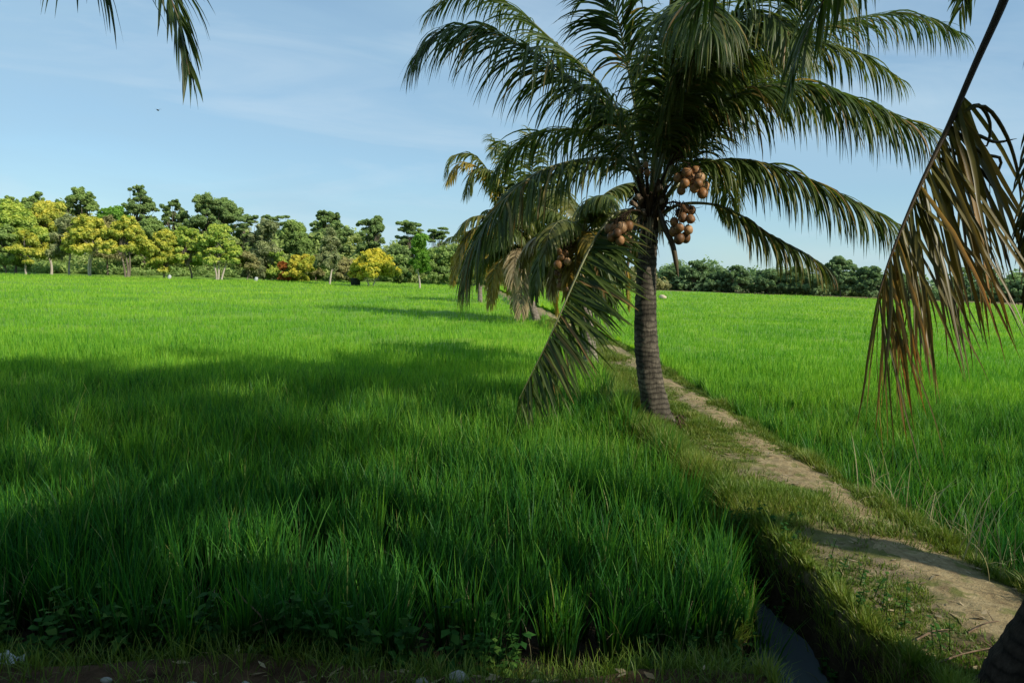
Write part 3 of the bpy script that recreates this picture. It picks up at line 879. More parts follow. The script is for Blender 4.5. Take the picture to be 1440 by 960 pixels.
# young spear leaf, sheaths, spathes and cut petiole stubs
mb = MB()
for k in range(26):
    a = k * 2.4 + rng.uniform(-.2, .2)
    p0 = at(914, 318 - k * 1.4, D) + np.array([math.cos(a), math.sin(a), 0]) * 0.10
    p1 = p0 + np.array([math.cos(a) * 0.16, math.sin(a) * 0.16, 0.24 + rng.uniform(0, .1)])
    mb.tube(smooth_curve([p0 - np.array([0, 0, .1]), p0, p1], 7)[0], np.linspace(0.055, 0.022, 7), (0.5,) * 3, 7)
for k in range(60):
    a = rng.uniform(0, 6.28)
    p0 = at(914 + rng.uniform(-14, 14), rng.uniform(265, 325), D) + np.array([math.cos(a), math.sin(a), 0]) * 0.13
    p1 = p0 + np.array([math.cos(a) * 0.1, math.sin(a) * 0.1, rng.uniform(-0.3, -0.05)])
    mb.tube(smooth_curve([p0, (p0 + p1) / 2 + np.array([math.cos(a), math.sin(a), 0.3]) * .05, p1], 5)[0], np.linspace(0.012, 0.004, 5), (0.5,) * 3, 4)
mb.build('crown_fibre', fibre_m, main, B)
def spathe(palm, base, ctrl, rads, mat=None, name='spathe'):
    mb = MB()
    P, _ = smooth_curve(ctrl, 16)
    mb.tube(P, np.interp(np.linspace(0, 1, 16), *rads), (0.5,) * 3, 9)
    return mb.build(name, mat or dry_rib_m, palm, base)
spathe(main, B, [at(925, 290, D - .2), at(934, 318, D - .25), at(946, 345, D - .3), at(954, 390, D - .3)], ([0, .3, .8, 1], [.02, .045, .035, .006]))
spathe(main, B, [at(903, 300, D - .15), at(890, 330, D - .2), at(884, 365, D - .2), at(880, 392, D - .2)], ([0, .3, .8, 1], [.02, .03, .022, .006]))
pale_sp = rough_mat('dry_sheath', ((0.3, (0.10, 0.07, 0.045)), (0.7, (0.30, 0.23, 0.16))), scale=14)
for (a, b, l, s) in ((901, 281, 10, .055), (922, 268, 8, .062), (896, 290, 8, .04), (924, 287, 6, .05), (906, 301, 9, .04)):
    mb = MB(); p_ = at(a, b, D - .16); mb.tube([p_ + np.array([(a - 912) * -.004, .1, -.1]), p_, p_ + np.array([(a - 912) * .006, -.06, .05]), p_ + np.array([(a - 912) * .007, -.07, .055])], [s * .9, s * .8, s * .95, s * .3], (.5,) * 3, 7); mb.build('petiole_stub', pale_sp, main, B)
mb = MB()
for k in range(46):
    a = k * 2.39996; r1 = rng.uniform(.3, .38); r2 = r1 + rng.uniform(.06, .2)
    e_ = np.array([math.cos(a), math.sin(a), 0])
    p2 = B + e_ * r2; p2[2] = float(gz(p2[0], p2[1])) - .02
    mb.tube(smooth_curve([B + e_ * r1 * .8 + np.array([0, 0, rng.uniform(.08, .24)]), B + e_ * r1 + np.array([0, 0, rng.uniform(.04, .1)]), p2], 7)[0], np.linspace(.02, .012, 7) * rng.uniform(.7, 1.4), (.5,) * 3, 5)
mb.build('root_collar', fibre_m, main, B)
# dead leaf shreds hanging round the top of the trunk
mb = MB()
for k in range(34):
    a = rng.uniform(0, 6.28)
    p0 = at(914 + rng.uniform(-10, 12), rng.uniform(292, 322), D) + np.array([math.cos(a), math.sin(a), 0]) * 0.14
    L_ = rng.uniform(0.2, 0.6)
    d_ = np.array([math.cos(a) * .35, math.sin(a) * .35, -1])
    w_ = np.array([-math.sin(a), math.cos(a), 0]) * rng.uniform(.008, .02)
    p1 = p0 + d_ * L_ * .5; p2 = p0 + d_ * L_ + np.array([0, 0, -.05])
    mb.add([p0 - w_, p0 + w_, p1 - w_, p1 + w_, p2 - w_ * .1, p2 + w_ * .1], (rng.uniform(), .5, .5), [[0, 1, 3, 2], [2, 3, 5, 4]])
mb.build('dead_leaf_shreds', straw_frond_m, main, B)

S = D / F
def nuts_px(lst, hx, hy, dd=0.0):
    h = at(hx, hy, D - .3 + dd)
    return h, [at(a, b, D - .3 + dd + c) - h for a, b, c in lst]
h, nl = nuts_px([(953, 250, 0.05), (963, 258, -.12), (976, 265, -.14), (985, 250, -.08), (991, 263, 0), (966, 243, -.02), (979, 241, .02), (988, 272, -.05), (958, 268, .1), (972, 252, -.02), (982, 258, -.2)], 970, 243, -.25)
coconut_bunch(main, B, at(925, 285, D - .15), h, nl, 0.074, 1, .5, 'bunch of brown coconuts high on the right of the trunk')
h, nl = nuts_px([(960, 306, -.05), (971, 308, -.1), (955, 321, -.12), (968, 323, -.05), (955, 336, -.05), (963, 294, -.02), (948, 312, .05), (948, 326, .08), (972, 296, .04), (964, 334, .06), (956, 300, .1)], 960, 298, -.15)
coconut_bunch(main, B, at(925, 295, D - .15), h, nl, 0.071, 2, .42, 'hanging bunch of brown coconuts low on the right of the trunk')
h, nl = nuts_px([(860, 333, -.05), (874, 320, -.05), (872, 338, -.1), (864, 321, .02), (882, 331, .05), (856, 322, .1), (884, 318, .0), (868, 328, -.15), (879, 342, 0)], 869, 318, -.35)
coconut_bunch(main, B, at(905, 298, D - .15), h, nl, 0.072, 3, .35, 'bunch of shaded coconuts on the left of the trunk')
h, nl = nuts_px([(963, 198, -.05), (957, 206, .05), (966, 208, .1)], 960, 210)
coconut_bunch(main, B, at(922, 275, D), h, nl, 0.06, 4, .7)
h, nl = nuts_px([(910, 243, -.05), (908, 232, .0), (902, 240, .05)], 907, 240)
coconut_bunch(main, B, at(912, 282, D - .1), h, nl, 0.045, 5, .4)

# ---- other palms of the row
def row_palm(label, bpx, depth, crown_px, nf, leaf, seed, bark, lens=(2.6, 3.4), yellow=0.2, dead=0.1, nuts=True, extra=()):
    g = np.random.default_rng(seed)
    base = at(bpx[0], bpx[1], depth)
    base[2] = float(gz(base[0], base[1]))
    top = at(crown_px[0], crown_px[1], depth)
    p = root('coconut_palm', base, label, 'palm tree', 'coconut palms in the row along the footpath')
    mid = (base + top) / 2 + np.array([(top[0] - base[0]) * .12, 0, 0])
    palm_trunk(p, base, [base - np.array([0, 0, .1]), base + (mid - base) * .15, mid, top], ([0, .05, .15, 1], [.26, .2, .16, .12]), bark, 24, 14, seed)
    for k in range(nf):
        az = k * 2.39996 + g.uniform(-.25, .25)
        el = 1.25 - 1.75 * (k / nf) + g.uniform(-.1, .1)
        L = g.uniform(*lens)
        h = np.array([math.cos(az), math.sin(az), 0])
        pts = [top]
        a = el
        for s in range(5):
            pts.append(pts[-1] + (h * math.cos(a) + np.array([0, 0, math.sin(a)])) * L / 5)
            a -= 0.26 + .10 * s * (0.5 + k / nf)
            a = max(a, -1.45)
        r = g.uniform()
        late = k / nf > .55
        mat, rm = (frond_m if r > .25 else olive_frond_m), rib_m
        if late and r < dead: mat, rm = straw_frond_m, dry_rib_m
        elif late and r < dead + yellow: mat = yellow_frond_m
        add_frond(p, base, pts, mat, rm, n=76, leaf=leaf, width=.075, droop=1.5, color=.6, seg=5, fold=False, rib_r=.03)
    for pts, mat, kw in extra:
        add_frond(p, base, pts, mat, dry_rib_m if mat is straw_frond_m else rib_m, **{**dict(n=90, leaf=leaf * 1.1, width=.09, droop=1.2, color=.55, seg=5, fold=False, rib_r=.03), **kw})
    mb = MB()
    for k in range(16):
        a = k * 2.4
        p0 = top + np.array([math.cos(a) * .08, math.sin(a) * .08, -.25 + .015 * k])
        mb.tube([p0, p0 + np.array([math.cos(a) * .12, math.sin(a) * .12, .2])], [.05, .02], (.5,) * 3, 6)
    mb.build('crown_fibre', fibre_m, p, base)
    if nuts:
        for (dx, dy, dz) in nuts:
            hp = top + np.array([dx, dy, dz])
            nl = [np.array([g.uniform(-.13, .13), g.uniform(-.13, .13), -.1 * i / 1.6 + g.uniform(-.04, .04)]) for i in range(7)]
            coconut_bunch(p, base, top + np.array([0, 0, -.1]), hp, nl, .085, int(g.integers(1e6)), .45)
    return p, base, top

dp = 17.0
row_palm('palm half hidden behind the drooping frond of the large palm, with hanging coconuts', (832, 520), dp, (818, 330), 16, .66, 21, pale_bark_m,
         lens=(1.7, 2.4), yellow=.45, dead=.3, nuts=[(-.46, -.95, -.42), (-.44, -.9, -.84)])
dp = 31.0
tp = at(733, 352, dp)
ex = []
for (pl, mat, kw) in (
    ([(733, 350, 0), (728, 372, -.4), (723, 400, -.6), (720, 440, -.7)], straw_frond_m, dict(leaf=.42, droop=1.1, n=44, width=.05)),
    ([(733, 350, 0), (740, 370, -.4), (742, 395, -.6), (745, 425, -.7)], straw_frond_m, dict(leaf=.42, droop=1.1, n=44, width=.05)),
    ([(733, 350, 0), (715, 300, .2), (685, 248, 0), (650, 228, -.5), (630, 255, -.9)], yellow_frond_m, dict(leaf=1.0)),
    ([(733, 350, 0), (705, 275, .4), (672, 222, .4), (640, 218, .3), (626, 245, .2)], olive_frond_m, dict(leaf=1.0)),
    ([(733, 350, 0), (722, 280, .4), (705, 215, .6), (690, 190, 1)], olive_frond_m, dict(leaf=1.0)),
    ([(733, 350, 0), (745, 280, .4), (750, 215, .6), (742, 180, 1)], olive_frond_m, dict(leaf=1.0)),
    ([(733, 350, 0), (700, 310, -.4), (665, 305, -.8), (640, 330, -1)], frond_m, dict(leaf=.95, color=.8)),
    ([(733, 350, 0), (718, 290, -.3), (695, 245, -.6), (668, 240, -.9), (655, 275, -1.1)], olive_frond_m, dict(leaf=1.0)),
    ([(733, 350, 0), (728, 285, -.3), (722, 230, -.5), (708, 200, -.8), (690, 215, -1.1)], frond_m, dict(leaf=1.0)),
    ([(733, 350, 0), (700, 330, -.3), (668, 322, -.6), (650, 345, -.8), (644, 380, -.9)], yellow_frond_m, dict(leaf=.9)),
    ([(733, 350, 0), (752, 300, .3), (775, 250, .4), (800, 235, .5)], olive_frond_m, dict(leaf=1.0)),
    ([(733, 350, 0), (760, 300, -.4), (790, 270, -.8), (815, 290, -1)], olive_frond_m, dict(leaf=1.0)),
):
    ex.append(([at(a, b, dp + c) for a, b, c in pl], mat, kw))
row_palm('coconut palm with pale leaning trunk, yellow frond tips and hanging dead straw fronds', (757, 452), dp, (733, 352), 24, .95, 22, pale_bark_m, lens=(2.6, 3.3), yellow=.35, dead=.4, nuts=None, extra=ex)
dp = 47.0
ex = []
for (pl, mat, kw) in (
    ([(672, 352, 0), (655, 345, -.4), (643, 362, -.6), (636, 398, -.7)], yellow_frond_m, dict(leaf=1.0)),
    ([(672, 352, 0), (662, 352, -.4), (655, 375, -.6), (652, 405, -.7)], straw_frond_m, dict(leaf=.7)),
):
    ex.append(([at(a, b, dp + c) for a, b, c in pl], mat, kw))
row_palm('farther coconut palm with drooping yellow fronds at the end of the row', (676, 424), dp, (674, 352), 16, .8, 23, pale_bark_m, lens=(2.2, 3.0), yellow=.5, dead=.3, nuts=None, extra=ex)

# ---- the near palm whose crown is above the picture
nb_ = on(1436, 1010, -0.05)
near = root('coconut_palm', nb_, 'dark palm trunk at the bottom right corner with brown drooping fronds overhead', 'palm tree')
NT = np.array([4.3, 3.3, 5.3])
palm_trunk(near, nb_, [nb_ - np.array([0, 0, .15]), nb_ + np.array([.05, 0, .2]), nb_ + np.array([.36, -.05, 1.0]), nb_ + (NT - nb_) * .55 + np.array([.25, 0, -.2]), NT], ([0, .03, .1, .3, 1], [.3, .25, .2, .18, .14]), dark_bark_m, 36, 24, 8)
dn = 3.7
dry_ctrl = [at(1440, -80, dn), at(1412, 0, dn), at(1372, 90, dn), at(1335, 175, dn), at(1290, 270, dn - .05), at(1252, 362, dn - .1), at(1234, 420, dn - .12)]
mb = MB(); rb = MB()
P_, _ = smooth_curve([NT, NT + np.array([-.25, .1, .2]), at(1462, -150, dn)] + dry_ctrl[:1], 20)
rb.tube(P_, np.linspace(.05, .026, 20), (.5,) * 3, 8)
for sd_, an, n_, lf in (((1, .25, .1), 52, 58, 1.0), ((1, -.35, .1), 40, 50, .98), ((1, .5, .3), 76, 22, .9)):
    frond(mb, rb, dry_ctrl, n=n_, leaf=lf, width=.025, droop=.3, tipdry=.12, start=.42, ang=an, color=.45, side=sd_, sides=(1,), seg=8, rib_r=.024, lift=0, rootleaf=.7, tipleaf=.85, jitter=1.0, fold=True)
o = mb.build('frond', dry_frond_m, near, nb_); o['label'] = 'drooping olive and brown frond with a bent tip'
rb.build('midrib', dry_rib_m, o, nb_)
# curled thin leaflets at the top of it
mb = MB()
for pl in ([(1345, 165), (1375, 148), (1392, 172), (1388, 205), (1372, 200)], [(1350, 160), (1385, 150), (1415, 190), (1432, 245), (1437, 300)], [(1330, 190), (1372, 190), (1400, 200), (1430, 195)], [(1338, 178), (1380, 215), (1408, 225), (1392, 262)],
           [(1325, 205), (1380, 240), (1418, 300), (1440, 370)], [(1318, 220), (1370, 260), (1405, 330), (1428, 400)]):
    P, _ = smooth_curve([at(a, b, dn + .02 * i) for i, (a, b) in enumerate(pl)], 16)
    w = np.interp(np.linspace(0, 1, 16), [0, .3, .8, 1], [.006, .011, .007, .001])
    mb.tube(P, w, (rng.uniform(.1, .5), .5, .5), 5)
mb.build('curled_leaflets', dry_frond_m, near, nb_)
# hanging dead frond at the right border
add_frond(near, nb_, [NT, NT + np.array([.1, .25, .2]), at(1530, -60, 3.6), at(1490, 60, 3.6), at(1462, 160, 3.55), at(1449, 260, 3.5), at(1445, 360, 3.5), at(1443, 440, 3.5)], dry_frond_m, dry_rib_m, 'furled dead frond hanging at the right border', n=44, leaf=.32, width=.022, droop=1.2, start=.62, ang=26, color=.15, seg=6, rib_r=.03, tipleaf=.2, lift=0)
# frond that enters at the upper left
TL = 3.9
add_frond(near, nb_, [NT, NT + np.array([-1.0, .1, .75]), np.array([1.4, 3.5, 6.0]), np.array([-.3, 3.7, 5.2]), at(120, -150, TL), at(205, -70, TL), at(245, 10, TL), at(266, 105, TL + .05)], frond_m, dry_rib_m, 'dark silhouetted frond reaching into the top left corner', n=230, leaf=.74, width=.042, droop=.9, start=.12, color=.1, seg=6, rib_r=.028, tipleaf=.3)
# fronds that enter at the top
for pts, kw in (
    ([NT, NT + np.array([-.5, .8, .7]), at(1290, -220, 5.2), at(1210, -90, 5.8), at(1150, 15, 6.1), at(1122, 75, 6.2), at(1112, 120, 6.2)], dict(leaf=.75, droop=.85, color=.35, n=100)),
    ([NT, NT + np.array([-.8, 1.0, .8]), at(1120, -190, 5.6), at(1050, -100, 6.2), at(1000, -25, 6.6), at(970, 30, 6.8)], dict(leaf=.75, droop=.9, color=.3, n=100)),
    ([NT, NT + np.array([0, 1.0, .5]), at(1420, -190, 5.6), at(1385, -70, 6.2), at(1360, -15, 6.4), at(1350, 15, 6.5)], dict(leaf=.5, droop=.8, color=.35, n=80, tipdry=.15)),
    ([NT, NT + np.array([-1.0, .6, .9]), np.array([2.2, 4.9, 6.2]), np.array([1.2, 5.6, 5.4]), at(890, -40, 6.4), at(866, -5, 6.5)], dict(leaf=.6, droop=.8, color=.3, n=90)),
):
    add_frond(near, nb_, pts, frond_m, dry_rib_m, **{**dict(width=.05, seg=6, start=.2), **kw})
# the rest of its crown, above and behind the photographer: it throws the foreground shade
for k, (az, el, L) in enumerate(((200, 50, 4.4), (228, 25, 4.4), (255, 55, 4.2), (275, 60, 4), (120, 45, 4.2), (135, 28, 4.4), (105, 62, 4), (150, 60, 4.4), (190, 28, 4.6))):
    h = np.array([math.cos(R(az)), math.sin(R(az)), 0])
    pts = [NT]; a = R(el)
    for s in range(5):
        pts.append(pts[-1] + (h * math.cos(a) + np.array([0, 0, math.sin(a)])) * L / 5)
        a -= .20 + .05 * s
    add_frond(near, nb_, pts, frond_m, rib_m, n=60, leaf=.8, width=.05, droop=.75, color=.4, seg=4, fold=False)

# ------------------------------------------------------------------ broadleaf trees
def leaf_cloud(g, cen, rad, n, size, elong=1.5, up_bias=0.3, flat=0.75, col=None):
    """rhombic leaf sprays filling a clump; colour: random, light by height, clump"""
    d = g.normal(size=(n, 3)); d /= np.linalg.norm(d, axis=1)[:, None]
    rr = g.uniform(0.05, 1.0, n) ** 0.5 * g.uniform(.75, 1.3, n)
    p = cen + d * rr[:, None] * np.array([rad, rad, rad * flat])
    nr = d + g.normal(0, .55, (n, 3)) + np.array([0, 0, up_bias])
    nr /= np.linalg.norm(nr, axis=1)[:, None]
    a = np.cross(nr, g.normal(size=(n, 3))); a /= np.linalg.norm(a, axis=1)[:, None] + 1e-6
    b = np.cross(nr, a)
    s = size * g.uniform(.6, 1.35, n)[:, None]
    V = np.stack([p - a * s * elong * .5, p + b * s * .42, p + a * s * elong * .5, p - b * s * .42], 1)
    C = np.zeros((n, 4, 3)); C[..., 0] = np.clip((.5 if col is None else col) + g.normal(0, .16, n), 0, 1)[:, None]
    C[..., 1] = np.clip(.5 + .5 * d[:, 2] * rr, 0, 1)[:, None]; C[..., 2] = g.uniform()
    q = np.arange(n * 4).reshape(-1, 4)
    return V.reshape(-1, 3), C.reshape(-1, 3), q

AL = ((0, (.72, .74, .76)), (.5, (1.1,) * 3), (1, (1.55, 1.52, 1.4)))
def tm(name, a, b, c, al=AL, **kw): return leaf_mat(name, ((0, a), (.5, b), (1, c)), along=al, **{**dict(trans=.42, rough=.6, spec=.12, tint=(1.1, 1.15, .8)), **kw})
flower_al = ((0, (.68, .82, 1.0)), (.45, (1.05, 1.12, 1.15)), (.75, (1.35, 1.28, 1.15)), (1, (1.5, 1.36, 1.15)))
tree_ms = dict(
    yellow=tm('leaves_yellow', (.25, .31, .055), (.45, .46, .08), (.60, .55, .13), flower_al),
    lime=tm('leaves_lime', (.22, .33, .06), (.36, .45, .09), (.50, .54, .13), flower_al),
    gold=tm('leaves_gold', (.36, .37, .05), (.50, .47, .06), (.60, .54, .09), flower_al),
    dark=tm('leaves_dark', (.125, .195, .07), (.19, .275, .095), (.27, .36, .13)),
    mid=tm('leaves_mid', (.16, .24, .075), (.23, .32, .095), (.30, .39, .12)),
    fresh=tm('leaves_fresh', (.09, .2, .03), (.16, .31, .045), (.22, .37, .06)),
    grey=tm('leaves_grey', (.17, .2, .10), (.25, .285, .135), (.33, .35, .18)),
    olive=tm('leaves_olive', (.2, .2, .09), (.29, .28, .12), (.36, .33, .15)),
    pale=tm('leaves_pale', (.19, .26, .08), (.29, .36, .115), (.38, .44, .16)),
    red=tm('leaves_red', (.20, .06, .02), (.34, .12, .03), (.40, .22, .05)),
    orange=tm('leaves_orange', (.24, .30, .05), (.42, .42, .06), (.55, .44, .07)),
    haze=tm('leaves_hazed', (.115, .185, .09), (.165, .25, .11), (.22, .30, .14)),  # distance haze put into the leaf colours
)

def tree(name, label, cat, base, W, H, mat, style='dome', seed=0, bark=tree_bark_m, group=None, stems=1, leaf=.21, dens=1.0, h0=.3):
    g = np.random.default_rng(seed)
    base = np.asarray(base, float)
    t = root(name, base, label, cat, group)
    cr, tk = MB(), MB()
    clumps = []
    if style == 'dome':
        for k in range(44):
            a = g.uniform(0, 6.28); v = g.uniform(0, 1) ** .8
            rr = W / 2 * .9 * math.sqrt(max(0.05, 1 - v ** 1.8)) * g.uniform(.35, 1.0)
            clumps.append((np.array([math.cos(a) * rr, math.sin(a) * rr, H * (h0 + (.92 - h0) * v) + g.normal(0, .03) * H]), W * g.uniform(.09, .17)))
    elif style == 'broad':     # tall crown of separate leaf masses with gaps
        for k in range(64):
            a = g.uniform(0, 6.28); v = g.uniform(0, 1)
            rr = W / 2 * .95 * math.sqrt(max(.08, 1 - (v * .95) ** 2)) * g.uniform(.3, 1.05)
            clumps.append((np.array([math.cos(a) * rr, math.sin(a) * rr, H * (h0 + (.95 - h0) * v) + g.normal(0, .025) * H]), W * g.uniform(.06, .135)))
    elif style == 'feather':   # narrow wispy crown
        nC = 26
        for k in range(nC):
            a = g.uniform(0, 6.28); v = g.uniform(0, 1)
            rr = W / 2 * (1 - v * .75) * g.uniform(.2, 1.0)
            clumps.append((np.array([math.cos(a) * rr, math.sin(a) * rr, H * (h0 + (.95 - h0) * v)]), W * g.uniform(.1, .19)))
    elif style == 'umbrella':  # flat layered plates on bare limbs
        for k in range(26):
            a = g.uniform(0, 6.28); v = g.choice([.55, .66, .78, .88, .95])
            rr = W / 2 * g.uniform(.15, .95)
            clumps.append((np.array([math.cos(a) * rr, math.sin(a) * rr, H * (v + g.uniform(-.06, .04))]), W * g.uniform(.10, .2)))
    elif style == 'shrub':
        for k in range(12):
            a = g.uniform(0, 6.28); v = g.uniform(.12, .85)
            rr = W / 2 * .8 * math.sqrt(1 - v ** 2 * .9) * g.uniform(.3, 1)
            clumps.append((np.array([math.cos(a) * rr, math.sin(a) * rr, H * v]), W * g.uniform(.14, .24)))
    flat = dict(dome=.9, broad=.85, feather=1.25, umbrella=.5, shrub=.85)[style]
    for c, r in clumps:
        cv = .5 + g.normal(0, .12)
        ns = 8 if style in ('dome', 'broad') else 13
        for k in range(ns):
            dd = g.normal(size=3); dd /= np.linalg.norm(dd); dd[2] = abs(dd[2]) * .9 - .25
            rs = r * g.uniform(.24, .5)
            cc = c + dd * np.array([r, r, r * flat]) * g.uniform(.45, 1.3)
            n = int(dens * 52 * (rs / leaf) ** 2 * (.7 if style == 'feather' else 1)) + 5
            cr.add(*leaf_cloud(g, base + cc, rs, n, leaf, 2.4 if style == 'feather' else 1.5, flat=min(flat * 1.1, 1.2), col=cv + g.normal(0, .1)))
    crz = base + np.array([0, 0, H * h0])
    rT = max(.06, H * .015)
    lean = g.normal(0, .04, 2) * H
    hub = []
    for s in range(stems):
        off = np.array([g.normal(0, .25), g.normal(0, .15), 0]) * (stems > 1)
        topp = base + off * 2.2 + np.array([lean[0], lean[1], H * (h0 + .12)])
        P, _ = smooth_curve([base + off * .5 - np.array([0, 0, .2]), base + off + np.array([g.normal(0, .1), 0, H * h0 * .5]), topp], 9)
        tk.tube(P, np.linspace(rT * 1.3, rT * .65, 9), (.5,) * 3, 8)
        hub.append(topp)
    for i, (c, r) in enumerate(clumps):
        h = hub[i % len(hub)]
        e = base + c
        m = (h + e) / 2 + np.array([0, 0, -.04 * H])
        tk.tube(smooth_curve([h - np.array([0, 0, .15 * H * g.uniform(0, 1)]), m, e], 6)[0], np.linspace(rT * .5, rT * .1, 6), (.5,) * 3, 5, cap=False)
    cr.build('crown', mat, t, base)
    tk.build('trunk', bark, t, base)
    return t

def ground_at(px, py, d):
    p = at(px, py, d); p[2] = FIELD_Z + float(rise(p[1]))
    return p

LT = 'trees along the far edge of the field'
